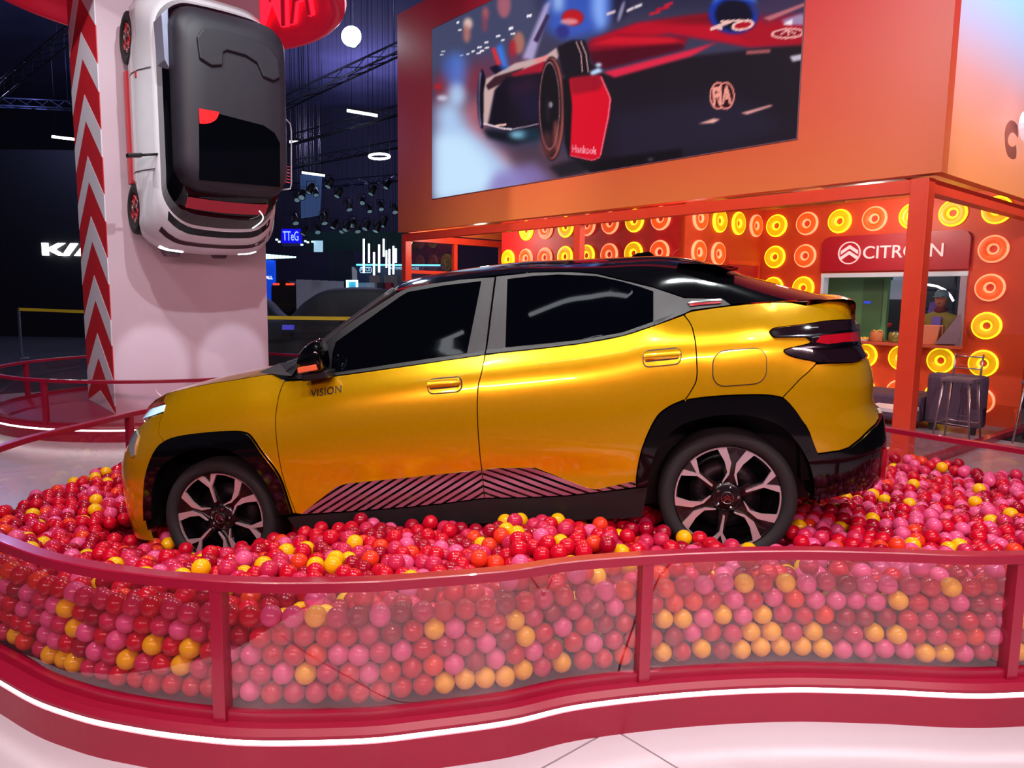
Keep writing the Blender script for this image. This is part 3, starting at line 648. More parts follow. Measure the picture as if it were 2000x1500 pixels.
# ---- wheels: tyre, dark barrel, six bright loops of the alternating Y pattern
M_TYRE = mat('tyre_rubber', (24, 20, 23), .75, var=.15, bump=.1)
M_RIM = mat('rim_black', (12, 9, 11), .25, coat=.6)
M_ALLOY = mat('rim_diamond_cut', (232, 214, 220), .32, metal=.75, var=.03)
def wheel(x0, side, y0deg):
    ys = -.80 * side; ax = (0, -side, 0); c = (x0, ys, WR)
    t = MB().lathe([(.236, -.19), (.255, -.205), (.285, -.215), (.312, -.205), (.324, -.18), (.326, -.10), (.324, -.02), (.312, .006), (.290, .014), (.266, .010), (.254, -.002), (.250, -.02)], c, ax, 56).build('wheel', M_TYRE, car)
    MB().lathe([(.252, -.018), (.247, -.004), (.240, -.02), (.236, -.10), (.232, -.18), (.06, -.17)], c, ax, 48).build('rim_barrel', M_RIM, t)
    MB().lathe([(.17, -.12), (.17, -.10), (.06, -.095), (.06, -.12)], c, ax, 32).build('brake_disc', mat('brake_steel', (44, 38, 42), .45, metal=.8), t)
    def P(r, deg, d):                      # clockwise from the top as seen from outside
        a = math.radians(deg); return (x0 + r * math.sin(a) * 1.0, ys - side * d, WR + r * math.cos(a))
    hub = MB().lathe([(.078, -.06), (.074, -.028), (.060, -.022), (.0005, -.022)], c, ax, 32).build('hub', M_RIM, t)
    cap = MB().lathe([(.030, -.022), (.030, -.008), (.026, -.006), (.0005, -.006)], c, ax, 28).build('hub_cap', M_RIM, hub)
    MB().lathe([(.0295, -.008), (.0295, -.004), (.0265, -.004), (.0265, -.008)], c, ax, 28).build('cap_ring', M_CHROME, cap)
    for zo in (.004, -.010):
        pl = [(-.017, -.008), (0, .006), (.017, -.008), (.017, -.002), (0, .013), (-.017, -.002)]
        MB().prism([(a, b + zo) for a, b in pl], (x0, ys, WR), (1, 0, 0), (0, 0, 1), ax, -.007, -.003).build('chevron', M_CHROME, cap)
    for k in range(5):
        a = 72 * k + 20; q = P(.052, a, -.014); MB().lathe([(.008, -.004), (.008, .006), (.0005, .008)], q, ax, 8).build('wheel_nut', M_CHROME, hub)
    for k in range(3):
        y = y0deg + 120 * k
        # dark spoke bodies under the bright faces: one on the Y, one on the gap
        for ang, w0, w1 in ((y, 9, 8), (y + 60, 16, 15)):
            q = [P(.06, ang - 26, -.03), P(.12, ang - w0, -.022), P(.185, ang - w0 * .55, -.018), P(.243, ang - w1, -.014), P(.246, ang, -.014), P(.243, ang + w1, -.014), P(.185, ang + w0 * .55, -.018), P(.12, ang + w0, -.022), P(.06, ang + 26, -.03)]
            b = [(p[0], p[1] + side * .035, p[2]) for p in q]; n = len(q)
            MB().add(q + b, [tuple(range(n)), tuple(range(n, 2 * n))[::-1]] + [(i, (i + 1) % n, n + (i + 1) % n, n + i) for i in range(n)]).build('spoke', M_RIM, t)
        for sgn in (1, -1):                # bright loop of each window beside the Y at y
            g = y + 60 * sgn               # the gap-side spoke
            def S(r, d): return P(r, y + sgn * d, -.006)
            # outer then inner outline: stem, Y arm, rim arc, broad arm, inner return
            out = [S(.090, 0), S(.186, 0), S(.2475, 6)] + [S(.2485, 6 + (49 - 6) * q / 7) for q in range(8)] + [S(.172, 56.2), S(.114, 54.0), S(.076, 33)]
            inn = [S(.091, 2.8), S(.175, 2.6), S(.235, 12.5)] + [S(.2405, 12.5 + (39.5 - 12.5) * q / 7) for q in range(8)] + [S(.178, 46.0), S(.124, 50.0), S(.083, 34)]
            n = len(out); bk = lambda L: [(p[0], p[1] + side * .012, p[2]) for p in L]
            vs = out + inn + bk(out) + bk(inn); fs = []
            for i in range(n - 1):
                fs += [(i, i + 1, n + i + 1, n + i), (2 * n + i, 2 * n + i + 1, i + 1, i), (n + i, n + i + 1, 3 * n + i + 1, 3 * n + i)]
            fs += [(0, n, 3 * n, 2 * n), (n - 1, 2 * n - 1, 4 * n - 1, 3 * n - 1)]
            MB().add(vs, fs).build('spoke_face', M_ALLOY, t)
    return t
for side in (1, -1):
    wheel(-1.325, side, -11 if side == 1 else 15); wheel(1.325, side, -47 if side == 1 else 20)
# ================================================================== BALLS
BR_ = .0375
def ball_mat(name, rgb):
    """thin-walled plastic: glossy skin that also lets light through"""
    m = mat(name, rgb, .20, var=.04, coat=.3); nt = m.node_tree; b = nt.nodes['Principled BSDF']; out = nt.nodes['Material Output']
    tr = nt.nodes.new('ShaderNodeBsdfTranslucent'); tr.inputs[0].default_value = lin(rgb); mx = nt.nodes.new('ShaderNodeMixShader'); mx.inputs[0].default_value = .30
    nt.links.new(b.outputs[0], mx.inputs[1]); nt.links.new(tr.outputs[0], mx.inputs[2]); nt.links.new(mx.outputs[0], out.inputs['Surface']); return m
BALLM = {'red': ball_mat('ball_red', (214, 12, 46)), 'crimson': ball_mat('ball_crimson', (172, 6, 42)), 'pink': ball_mat('ball_pink', (236, 92, 146)),
         'rose': ball_mat('ball_rose', (212, 42, 86)), 'orange': ball_mat('ball_orange', (240, 66, 36)), 'yellow': ball_mat('ball_yellow', (254, 198, 12))}
BKEYS = list(BALLM)
def bump2(x, y, cx, cy, r): return math.exp(-(((x - cx) ** 2 + (y - cy) ** 2) / (r * r)))
def level(x, y, dist):
    h = .50
    h -= .23 * bump2(x, y, -1.62, 3.75, .62); h -= .05 * bump2(x, y, -2.3, 4.3, .8); h += .05 * bump2(x, y, .2, 3.25, .5)
    h -= .15 * (1 / (1 + math.exp((x + 2.0) / .18))) * (1 / (1 + math.exp((3.6 - y) / .25)))
    h -= .07 * bump2(x, y, 2.3, 4.6, .8); h -= .04 * bump2(x, y, 1.1, 3.35, .35)
    if y < 3.4: h += .07 * math.exp(-(dist / .25) ** 2)
    return h
_seg = PIT
def pit_dist(p): return np.min(np.hypot(_seg[:, 0] - p[0], _seg[:, 1] - p[1]))
_ins = inside
cand = []
sp_ = .0765; dz_ = .0625
xs0 = np.arange(-3.3, 3.7, sp_); ys0 = np.arange(2.1, 6.7, sp_ * .866)
for k in range(10):
    z = .168 + BR_ + k * dz_; ox, oy = ((0, 0), (sp_ / 2, sp_ * .289))[k % 2]
    G = np.array([(x + ox + (sp_ / 2 if j % 2 else 0), y + oy) for j, y in enumerate(ys0) for x in xs0])
    G = G[_ins(G, [tuple(p) for p in PIT])]
    for x, y in G:
        d = pit_dist((x, y))
        if d < .085 + BR_: continue
        h = level(x, y, d)
        if z + BR_ > h + .02: continue
        top = z > h - .155; front = d < .26 and y < 3.5
        if not (top or front): continue
        n = RNG.normal(0, 1, 3); j = .016 if top else .006
        cand.append((x + n[0] * j, y + n[1] * j, z + n[2] * (.012 if top else .004) + (RNG.uniform(0, .022) if z + dz_ + BR_ > h + .02 else 0)))
B = np.array(cand)
# wall of balls pressed against the front glass, row upon row
_L = np.concatenate([[0], np.cumsum(np.linalg.norm(np.diff(PIT, axis=0), axis=1))]); tot = _L[-1]
fr = []
for k in range(7):
    z = .205 + BR_ + k * .0655
    for s in np.arange((.5 if k % 2 else 0) * .078, tot, .078):
        p = np.array([np.interp(s, _L, PIT[:, 0]), np.interp(s, _L, PIT[:, 1])]); nn = np.array([np.interp(s, _L, PITN[:, 0]), np.interp(s, _L, PITN[:, 1])])
        if p[1] > 3.5 or nn[1] > .35: continue
        q = p - nn * (.072 + BR_ + .004 + RNG.uniform(0, .012 + .012 * (k > 4)))
        if z + BR_ > level(q[0], q[1], .1) + .035: continue
        fr.append((q[0], q[1], z + RNG.normal(0, .004)))
fr = np.array(fr)
def car_clear(P):
    Lc = (P - CO) @ CA.T; bodyin = (np.abs(Lc[:, 1]) < .90) & (Lc[:, 0] > -2.08) & (Lc[:, 0] < 2.12) & (Lc[:, 2] > .20)
    wh = np.zeros(len(P), bool)
    for x0 in (-1.325, 1.325): wh |= (np.abs(np.abs(Lc[:, 1]) - .70) < .17) & (np.hypot(Lc[:, 0] - x0, Lc[:, 2] - WR) < WR + BR_)
    near = bodyin & (np.abs(Lc[:, 1]) > .80) & (Lc[:, 2] < .30)
    return ~(bodyin | wh)
from mathutils import kdtree
def relax(P, it=6, fixed=None):
    P = P.copy()
    for _ in range(it):
        kd = kdtree.KDTree(len(P))
        for i, p in enumerate(P): kd.insert(p, i)
        kd.balance(); D = np.zeros_like(P)
        for i, p in enumerate(P):
            for co, j, d in kd.find_range(p, 2 * BR_):
                if j > i and d > 1e-6:
                    v = (P[i] - P[j]) / d * (2 * BR_ - d) * .5
                    if fixed is not None and fixed[i]: D[j] -= 2 * v
                    elif fixed is not None and fixed[j]: D[i] += 2 * v
                    else: D[i] += v; D[j] -= v
        D[:, 2] *= .7; P += np.clip(D, -.012, .012)
    return P
kd = kdtree.KDTree(len(fr))
for i, p in enumerate(fr): kd.insert(p, i)
kd.balance(); keep = np.array([kd.find(p)[2] > .062 for p in B]); B = B[keep]
ALL = np.vstack([fr, B]); fixed = np.array([True] * len(fr) + [False] * len(B)); ALL = relax(ALL, 5, fixed)
ALL = ALL[car_clear(ALL)]; ok = np.array([pit_dist(p[:2]) > .070 + BR_ for p in ALL]); ALL = ALL[ok & (ALL[:, 2] > .168 + BR_ - .002)]
NB = len(ALL)
# visible area of each ball in the photograph's frame (balls only, painted back to front)
PP = np.array([proj(p) for p in ALL]); depth = ((ALL - CAM) @ CM[:, 2]); rad = BR_ * FPX / depth
W_, H_ = 1000, 750; idb = np.full((H_, W_), -1, int); yy, xx = np.mgrid[0:H_, 0:W_]
for i in np.argsort(-depth):
    cx, cy, r = PP[i][0] / 2, PP[i][1] / 2, rad[i] / 2; x0, x1, y0, y1 = int(cx - r), int(cx + r) + 2, int(cy - r), int(cy + r) + 2
    if x1 < 0 or y1 < 0 or x0 >= W_ or y0 >= H_: continue
    x0, y0 = max(0, x0), max(0, y0); x1, y1 = min(W_, x1), min(H_, y1); sub = idb[y0:y1, x0:x1]
    sub[(xx[y0:y1, x0:x1] - cx) ** 2 + (yy[y0:y1, x0:x1] - cy) ** 2 < r * r] = i
area = np.bincount(idb[idb >= 0], minlength=NB)
col = RNG.choice(6, NB, p=[.40, .22, .10, .19, .065, .025])
right = (ALL[:, 0] > 1.2) & (RNG.random(NB) < .28); col[right & (col != 5)] = 2  # more pink on the right, imitating the brighter lighting there
_fg = np.array([pit_dist(p[:2]) < .16 and p[1] < 3.5 for p in ALL]); _c2 = RNG.choice(6, NB, p=[.32, .08, .24, .29, .055, .015]); col = np.where(_fg, _c2, col)  # pinker mix behind the front glass imitates light shining through the plastic
YEL = [(211, 915), (194, 934), (196, 975), (197, 994), (71, 1002), (87, 1049), (46, 1074), (235, 1091), (341, 1065), (611, 1070), (651, 1090), (487, 1111), (508, 1107), (380, 1098), (554, 1082), (688, 1066), (132, 931), (361, 1126),
 (804, 1130), (785, 1019), (921, 1035), (985, 1017), (987, 1034), (1007, 1047), (944, 1058), (1016, 1012), (1098, 1024), (1124, 1017), (1187, 1021), (1092, 1062), (1212, 1063), (1123, 1102), (1213, 1094), (1338, 1046), (657, 1089),
 (1457, 1069), (1486, 1072), (1782, 980), (1913, 950), (1889, 974), (1974, 998), (1880, 1062), (1869, 1075), (1701, 961), (1704, 1018), (1768, 1064), (1781, 946),
 (118, 1196), (202, 1155), (156, 1227), (250, 1266), (304, 1277), (341, 1283), (380, 1285), (614, 1221), (645, 1196), (589, 1330), (80, 1295), (138, 1312), (95, 1337), (17, 1264), (130, 1343),
 (839, 1212), (1016, 1196), (1031, 1229), (1084, 1255), (1101, 1285), (1157, 1236), (1158, 1138), (930, 1346), (969, 1342), (1009, 1336), (863, 1387), (907, 1380),
 (1445, 1147), (1516, 1142), (1494, 1183), (1613, 1168), (1682, 1166), (1718, 1173), (1845, 1157), (1330, 1224), (1405, 1212), (1474, 1216), (1488, 1245), (1526, 1243), (1595, 1239), (1579, 1271), (1611, 1268), (1706, 1232), (1743, 1232),
 (1295, 1291), (1366, 1282), (1438, 1279), (1471, 1278), (1488, 1304), (1523, 1302), (1592, 1298), (1809, 1304), (1842, 1302), (1966, 1249), (1979, 1276), (1279, 1210), (1992, 1214)]
_vis = area > 40
for x, y in YEL:
    e = np.hypot(PP[:, 0] - x, PP[:, 1] - y) + np.where(_vis, 0, 1e4) + np.where(col == 5, 25, 0); i = int(np.argmin(e))
    if e[i] < 60: col[i] = 5
front_glass = np.array([pit_dist(p[:2]) < .16 and p[1] < 3.5 for p in ALL])
bm = bmesh.new(); bmesh.ops.create_icosphere(bm, subdivisions=4, radius=BR_); me0 = bpy.data.meshes.new('pit_ball'); bm.to_mesh(me0); bm.free(); me0.shade_smooth()
bme = {}
for k in BKEYS: bme[k] = me0.copy(); bme[k].materials.append(BALLM[k])
order = np.argsort(-area); single = set(order[:300].tolist())
for i in sorted(single):
    k = BKEYS[col[i]]; o = link('pit_ball', bme[k]); o.location = ALL[i]
    word = {'red': 'bright red', 'crimson': 'dark crimson', 'pink': 'pale pink', 'rose': 'rose red', 'orange': 'orange red', 'yellow': 'yellow'}[k]
    if front_glass[i]: tag(o, f'{word} glossy plastic ball pressed against the front glass', 'ball', f'{word} balls behind the front glass')
    else: tag(o, f'{word} glossy plastic ball lying on top of the heap', 'ball', f'{word} balls on top of the heap')
bm = bmesh.new(); bmesh.ops.create_icosphere(bm, subdivisions=3, radius=BR_); ico_v = np.array([v.co[:] for v in bm.verts]); ico_f = np.array([[v.index for v in f.verts] for f in bm.faces]); bm.free()
rest = [i for i in range(NB) if i not in single]
V = (ALL[rest][:, None, :] + ico_v[None]).reshape(-1, 3); nv = len(ico_v)
Fc = (np.arange(len(rest))[:, None, None] * nv + ico_f[None]).reshape(-1, 3)
me = bpy.data.meshes.new('pit_balls'); me.vertices.add(len(V)); me.vertices.foreach_set('co', V.ravel()); me.loops.add(Fc.size); me.loops.foreach_set('vertex_index', Fc.ravel().astype(np.int32))
me.polygons.add(len(Fc)); me.polygons.foreach_set('loop_start', np.arange(0, Fc.size, 3, dtype=np.int32)); me.polygons.foreach_set('loop_total', np.full(len(Fc), 3, np.int32))
for k in BKEYS: me.materials.append(BALLM[k])
me.polygons.foreach_set('material_index', np.repeat(col[rest], len(ico_f)).astype(np.int32)); me.update(); me.validate(); me.shade_smooth()
tag(link('heap_of_pit_balls', me), 'heap of small red, pink and yellow plastic balls filling the pit', 'balls', kind='stuff')
print('BALLS', NB, len(rest))
# ================================================================== BOOTH WITH THE LED SCREEN
P0 = np.array([3.66, 6.70, 0.])                           # corner post; s runs along V1 (front), t along V2 (depth)
def BP(s, t, z=0.): return P0 + V1 * s + V2 * t + UP * z
def st(px, py, t=None, s=None):
    """pixel on the booth plane t=const (or s=const) -> (s or t, z)"""
    if t is not None:
        q = on_pl(px, py, BP(0, t), V2); return np.array([(q - P0) @ V1, q[2]])
    q = on_pl(px, py, BP(s, 0), V1); return np.array([(q - P0) @ V2, q[2]])
def bbox(s0, s1, t0, t1, z0, z1, mb=None):
    mb = mb or MB(); return mb.obox(BP((s0 + s1) / 2, (t0 + t1) / 2, (z0 + z1) / 2), V1, V2, UP, (s1 - s0) / 2, (t1 - t0) / 2, (z1 - z0) / 2)
TK, SK, ZC = 3.73, 3.79, 3.06; TB = 1.68                  # back wall, inner corner, ceiling, front of the inner block
def gradient_mat(name, stops, z0, z1, rough=.45, axis='Z', tilt=None):
    m = bpy.data.materials.new(name); m.use_nodes = True; nt = m.node_tree; b = nt.nodes['Principled BSDF']
    tc = nt.nodes.new('ShaderNodeTexCoord'); sx = nt.nodes.new('ShaderNodeSeparateXYZ'); nt.links.new(tc.outputs['Object'], sx.inputs[0])
    mr = nt.nodes.new('ShaderNodeMapRange'); mr.inputs[1].default_value = z0; mr.inputs[2].default_value = z1; src = sx.outputs[axis]
    if tilt:
        ma = nt.nodes.new('ShaderNodeMath'); ma.operation = 'MULTIPLY_ADD'; ma.inputs[1].default_value = tilt; nt.links.new(sx.outputs['X'], ma.inputs[0]); nt.links.new(src, ma.inputs[2]); src = ma.outputs[0]
    nt.links.new(src, mr.inputs[0]); rp = nt.nodes.new('ShaderNodeValToRGB'); nt.links.new(mr.outputs[0], rp.inputs[0])
    while len(rp.color_ramp.elements) < len(stops): rp.color_ramp.elements.new(.5)
    for e, (p, c) in zip(rp.color_ramp.elements, stops): e.position = p; e.color = lin(c)
    nt.links.new(rp.outputs[0], b.inputs['Base Color']); b.inputs['Roughness'].default_value = rough; MATS[name] = m; return m
M_FAS = gradient_mat('fascia_print_front', [(0, (226, 122, 58)), (.28, (214, 88, 54)), (.6, (200, 44, 50)), (1, (190, 36, 70))], 2.7, 6.5, .42, tilt=.12)
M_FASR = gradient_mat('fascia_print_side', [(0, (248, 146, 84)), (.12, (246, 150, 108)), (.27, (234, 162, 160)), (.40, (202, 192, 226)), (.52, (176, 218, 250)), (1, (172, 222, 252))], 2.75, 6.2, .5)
M_ORW = mat('booth_orange_wall', (206, 70, 24), .5, var=.05, scale=2)
M_RDW = mat('booth_red_wall', (190, 32, 36), .5, var=.05, scale=2)
M_ORP = mat('booth_post_paint', (224, 66, 36), .4, var=.04)
M_CEIL = mat('booth_ceiling', (214, 138, 82), .45, var=.05)
M_BFL = mat('booth_floor', (128, 112, 124), .35, var=.08, scale=2)
booth = empty('exhibition_booth', tuple(P0), 'tall orange booth with overhanging upper box and glass walls', 'booth')
def badd(name, mb, m, **k): o = mb.build(name, m, booth, **k); o.location = -Vector(booth.location); return o
badd('fascia', bbox(-.175, 8.82, -.04, .10, 2.75, 6.5), M_FAS)
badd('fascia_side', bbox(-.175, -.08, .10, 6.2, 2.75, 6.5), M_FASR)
badd('fascia_back', bbox(8.72, 8.82, .10, 6.2, 2.75, 6.5), M_FAS)
badd('beam', bbox(-.06, 8.80, .02, .14, 2.60, 2.72), M_ORP)
badd('beam', bbox(-.06, .06, .14, 6.0, 2.60, 2.72), M_ORP)
badd('beam', bbox(8.66, 8.78, .14, 4.6, 2.60, 2.72), M_ORP)
badd('corner_post', bbox(-.075, .085, -.02, .13, 0, 2.72), M_ORP, bevel=.006)
s_l = 8.70; s_m = st(1129, 440, t=.05)[0]
badd('post', bbox(s_l - .06, s_l + .07, 0, .13, 0, 2.72), M_ORP, bevel=.006)
badd('post', bbox(s_m - .06, s_m + .06, .03, .13, 0, 2.62), M_ORP, bevel=.006)
badd('sill', bbox(-.05, 8.75, .03, .12, 0, .07), M_REDG); badd('sill', bbox(-.05, .04, .12, 6.0, 0, .07), M_REDG)
for t_ in (1.15, 2.3, 3.6): badd('post', bbox(8.68, 8.76, t_ - .04, t_ + .04, 0, 2.62), M_ORP)
badd('mid_rail', bbox(8.69, 8.75, .1, 1.15, 2.02, 2.08), M_ORP)
M_BG = glass('booth_glass', (250, 240, 240), 1.0, 1.45)
def pane(s0, s1, t0, t1, z0, z1):
    a, b = BP(s0, t0), BP(s1, t1); o = raw('glass_pane', [a + UP * z0, b + UP * z0, b + UP * z1, a + UP * z1], [(0, 1, 2, 3)], M_BG, booth); o.location = -Vector(booth.location)
for a, b in ((.09, 1.6), (1.6, 3.2), (3.2, s_m - .06), (s_m + .06, 6.9), (6.9, s_l - .06)): pane(a, b, .08, .08, .07, 2.60)
for a, b in ((.13, 1.5), (1.5, 2.9), (2.9, 4.4)): pane(0, 0, a, b, .07, 2.60)
for a, b in ((.13, 1.11), (1.19, 2.26), (2.34, 3.56)): pane(8.72, 8.72, a, b, .07, 2.60)
tag(bbox(-.03, 8.75, .1, 6.0, .0, .02).build('floor', M_BFL), 'grey carpeted floor inside the orange booth', kind='structure')
# ceiling with dark recesses
ceil = bbox(.05, 8.66, .14, TK, ZC, ZC + .08).build('ceiling', M_CEIL); tag(ceil, 'warm orange ceiling inside the booth', kind='structure')
for s0, s1, t0, t1 in ((.9, 1.9, 1.2, 3.2), (2.3, 3.3, 1.9, 3.4)): bbox(s0, s1, t0, t1, ZC - .03, ZC - .002).build('ceiling_recess', mat('recess_brown', (120, 36, 22), .6), ceil)
cl_ = st(1497, 391, t=1.55)
bbox(cl_[0] - .11, cl_[0] + .11, 1.5, 1.62, ZC - .02, ZC - .003).build('ceiling_lamp', glow('lamp_white', (255, 250, 246), 12), ceil)
# back wall with the serving hatch cut out
W = {k: st(*p, t=TK) for k, p in dict(tl=(1607, 535), bl=(1604, 661), tr=(1890, 531), br=(1872, 672), stl=(1606, 464), sr=(1893, 452), sb=(1606, 531), logo=(1662.5, 494.5), tx0=(1690, 492), tx1=(1846, 490)).items()}
h0, h1, hz0, hz1 = W['tr'][0], W['tl'][0], W['bl'][1], W['tl'][1]       # s to the right is smaller
mb = MB()
bbox(h1, SK + .0, TK, TK + .10, 0, ZC, mb); bbox(.03, h0, TK, TK + .10, 0, ZC, mb); bbox(h0, h1, TK, TK + .10, 0, hz0, mb); bbox(h0, h1, TK, TK + .10, hz1, ZC, mb)
tag(mb.build('wall_back', M_ORW), 'orange back wall of the booth hung with glowing rings', kind='structure')
tag(bbox(SK, SK + .1, TB, TK, 0, ZC).build('wall_right', M_ORW), 'orange side of the inner block with a low red doorway', kind='structure')
tag(bbox(SK + .02, 7.95, TB - .0, TB + .1, 0, ZC).build('wall_left', M_RDW), 'red front of the inner block hung with glowing rings', kind='structure')
tag(bbox(7.85, 7.95, TB + .1, TK, 0, ZC).build('wall_left', M_RDW), 'red far end of the inner block facing the left windows', kind='structure')
# doorway in the side of the inner block
dw = empty('doorway', tuple(BP(SK, 3.0)), 'red framed doorway in the orange side wall behind the car roof', 'doorway')
def dadd(name, mb, m, root): o = mb.build(name, m, root); o.location = -Vector(root.location); return o
q0, q1 = st(1424, 517, s=SK)[0], st(1478, 520, s=SK); zt = q1[1]
dadd('door_panel', bbox(SK - .02, SK - .003, q0, q1[0], 0.02, zt), mat('door_red', (180, 14, 44), .45), dw)
dadd('door_frame', bbox(SK - .03, SK - .003, q0 - .06, q1[0] + .06, zt, zt + .07), M_ORP, dw); dadd('door_frame', bbox(SK - .03, SK - .003, q1[0], q1[0] + .06, .02, zt), M_ORP, dw)
# ---- glowing rings
RINGM = {'y': (mat('ring_yellow', (236, 186, 0), .4, emit=.62, erg=(240, 190, 0)), glow('ring_yellow_edge', (255, 250, 40), 1.25)),
         'o': (mat('ring_orange', (240, 96, 26), .4, emit=.55, erg=(244, 92, 26)), glow('ring_orange_edge', (255, 170, 120), 1.05))}
rcache = {}
def ring(pos, nrm, c, where):
    o = empty('ring_lamp', tuple(pos), None, 'lamp'); n = Vector(nrm); o.rotation_euler = n.to_track_quat('Z', 'Y').to_euler()
    if c not in rcache:
        ms = []
        for nm, prof, m in (('disc', [(.072, .030), (.09, .042), (.125, .046), (.155, .040)], RINGM[c][0]), ('outer_rim', [(.155, .040), (.172, .034), (.178, .018), (.176, .0), (.16, .0)], RINGM[c][1]), ('inner_rim', [(.046, .004), (.050, .026), (.060, .032), (.072, .030)], RINGM[c][1])):
            t = MB().lathe(prof, n=36); me = bpy.data.meshes.new(nm); me.from_pydata(t.v, [], t.f); me.shade_smooth(); me.materials.append(m); ms.append((nm, me))
        rcache[c] = ms
    for nm, me in rcache[c]: link(nm, me, None, o)
    colr = 'yellow' if c == 'y' else 'orange'
    tag(o, f'{colr} glowing ring lamp on the {where}', 'lamp', f'{colr} ring lamps on the {where}'); return o
NB_, NS_ = -V2, -V1
def ring_rows(): return [2.80 - .5 * r for r in range(6)]
zr = [st(1518, 441, t=TK)[1], st(1515, 502, t=TK)[1]]; zstep = zr[0] - zr[1]; sst = (st(1518, 441, t=TK)[0] - st(1948, 412, t=TK)[0]) / 6; s00 = st(1518, 441, t=TK)[0]
grid_cols = {0: 'yyyyyo', 1: 'ooyyoy', 2: 'y..oyo', 3: 'o...yy', 4: 'y...yo', 5: 'y...yy', 6: 'yooyyo', }
hatch_z = (hz0, hz1)
for k, cs in grid_cols.items():
    for r, c in enumerate(cs):
        s_, z_ = s00 - k * sst, zr[0] - r * zstep
        if c == '.' or (2 <= k <= 5 and 1 <= r <= 3): continue
        top = {0: 'top row', 4: 'row under the counter', 5: 'bottom row'}.get(r)
        where = f'orange back wall, {top}' if top else ('orange back wall beside the doorway' if k < 2 else 'orange back wall right of the hatch')
        ring(BP(s_, TK - .004, z_), NB_, c, where)
ts_ = [st(x, 432, s=SK)[0] for x in (1365.7, 1404, 1441, 1475.5)]
for t_, c0, c1 in zip(ts_, 'oyyo', 'oo..'):
    ring(BP(SK - .004, t_, zr[0]), NS_, c0, 'orange side wall above the doorway')
    if c1 != '.': ring(BP(SK - .004, t_, zr[0] - zstep), NS_, c1, 'orange side wall, lower row')
s1_ = [st(x, y, t=TB)[0] for x, y in ((1029.6, 450.5), (1193, 437))]; stp = (s1_[0] - s1_[1]) / 4; z1_ = st(1029.6, 450.5, t=TB)[1]; z2_ = st(1029, 505, t=TB)[1]
for k in range(-1, 7):
    s_ = s1_[0] - k * stp
    if SK + .2 < s_ < 7.85:
        if k >= 0: ring(BP(s_, TB - .004, z1_), NB_, 'yoyooyo'[k], 'red inner wall, upper row')
        ring(BP(s_, TB - .004, z2_), NB_, 'yooyyoyo'[k + 1], 'red inner wall, lower row')
# ---- red sign over the hatch
sg = empty('brand_sign', tuple(BP((h0 + h1) / 2, TK, hz1)), 'red sign board with white chevron emblem and lettering above the serving hatch', 'sign')
sz0, sz1 = W['sb'][1] - .0, W['stl'][1]
pts = [(h0 - .02, sz0)] + [(h0 - .02, sz1 - .1), (h0 + .02, sz1 - .03), (h0 + .1, sz1), (h1 - .1, sz1), (h1 - .02, sz1 - .03), (h1 + .02, sz1 - .1)] + [(h1 + .02, sz0)]
dadd('board', MB().prism(pts, P0, V1, UP, V2, TK - .05, TK - .004), mat('sign_red', (172, 8, 38), .35, var=.03), sg)
M_SW = mat('sign_white', (248, 214, 216), .4, emit=.55, erg=(250, 206, 206))
lg = W['logo']; R0 = .165
dadd('logo_ring', MB().lathe([(R0, 0), (R0, .02), (R0 - .016, .02), (R0 - .016, 0)], BP(lg[0], TK - .052, lg[1]), -V2, 40, closed=True), M_SW, sg)
for dz in (.02, -.065):
    pl = [(-.125, -.04), (0, .045), (.125, -.04), (.125, .012), (0, .095), (-.125, .012)]
    dadd('chevron', MB().prism([(a, b + dz) for a, b in pl], BP(lg[0], 0, lg[1]), V1, UP, V2, TK - .07, TK - .052), M_SW, sg)
tx = (W['tx0'][0] + W['tx1'][0]) / 2; o = lettering('lettering', 'CITROËN', BP(tx, TK - .052, (W['tx0'][1] + W['tx1'][1]) / 2 - .09), -V1, UP, -V2, .22, M_SW, sg, depth=.02, width=abs(W['tx1'][0] - W['tx0'][0])); o.location = -Vector(sg.location)
# ---- serving hatch: pale frame, counter, and the kitchen behind
ht = empty('serving_hatch', tuple(BP((h0 + h1) / 2, TK, hz0)), 'pale framed serving hatch with counter in the orange back wall', 'hatch')
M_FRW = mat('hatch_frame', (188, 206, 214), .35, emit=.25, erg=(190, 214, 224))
dadd('frame', bbox(h0 - .01, h1 + .01, TK - .03, TK + .14, hz1 - .055, hz1 + .005), M_FRW, ht)
dadd('frame', bbox(h0 - .005, h0 + .07, TK - .03, TK + .5, hz0, hz1 - .055), mat('hatch_jamb', (150, 146, 158), .4), ht)
dadd('frame', bbox(h1 - .03, h1 + .01, TK - .02, TK + .14, hz0, hz1 - .055), M_FRW, ht)
dadd('counter', bbox(h0 - .02, h1 + .06, TK - .18, TK + .35, hz0 - .04, hz0), mat('counter_top', (196, 96, 66), .4), ht)
# kitchen behind
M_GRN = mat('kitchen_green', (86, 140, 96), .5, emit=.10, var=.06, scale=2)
kg = st(1735, 560, t=TK + .6)[0]
tag(bbox(kg, h1 + .6, TK + .60, TK + .68, 0, ZC).build('wall_left', M_GRN), 'green kitchen partition seen through the serving hatch', kind='structure')
tag(bbox(h0 - 1.2, h1 + .8, TK + 2.3, TK + 2.4, 0, ZC).build('wall_back', mat('kitchen_dark', (30, 32, 44), .6)), 'dark rear wall of the kitchen behind the hatch', kind='structure')
gd = empty('kitchen_door', tuple(BP(kg + .3, TK + .58)), 'green kitchen door with a small blue plaque behind the hatch', 'door')
d0, d1_ = st(1722, 600, t=TK + .58)[0], st(1684, 600, t=TK + .58)[0]
dadd('door_leaf', bbox(d0, d1_, TK + .575, TK + .598, 0, st(1700, 545, t=TK + .58)[1]), mat('kitchen_door_green', (66, 120, 78), .45, emit=.06), gd)
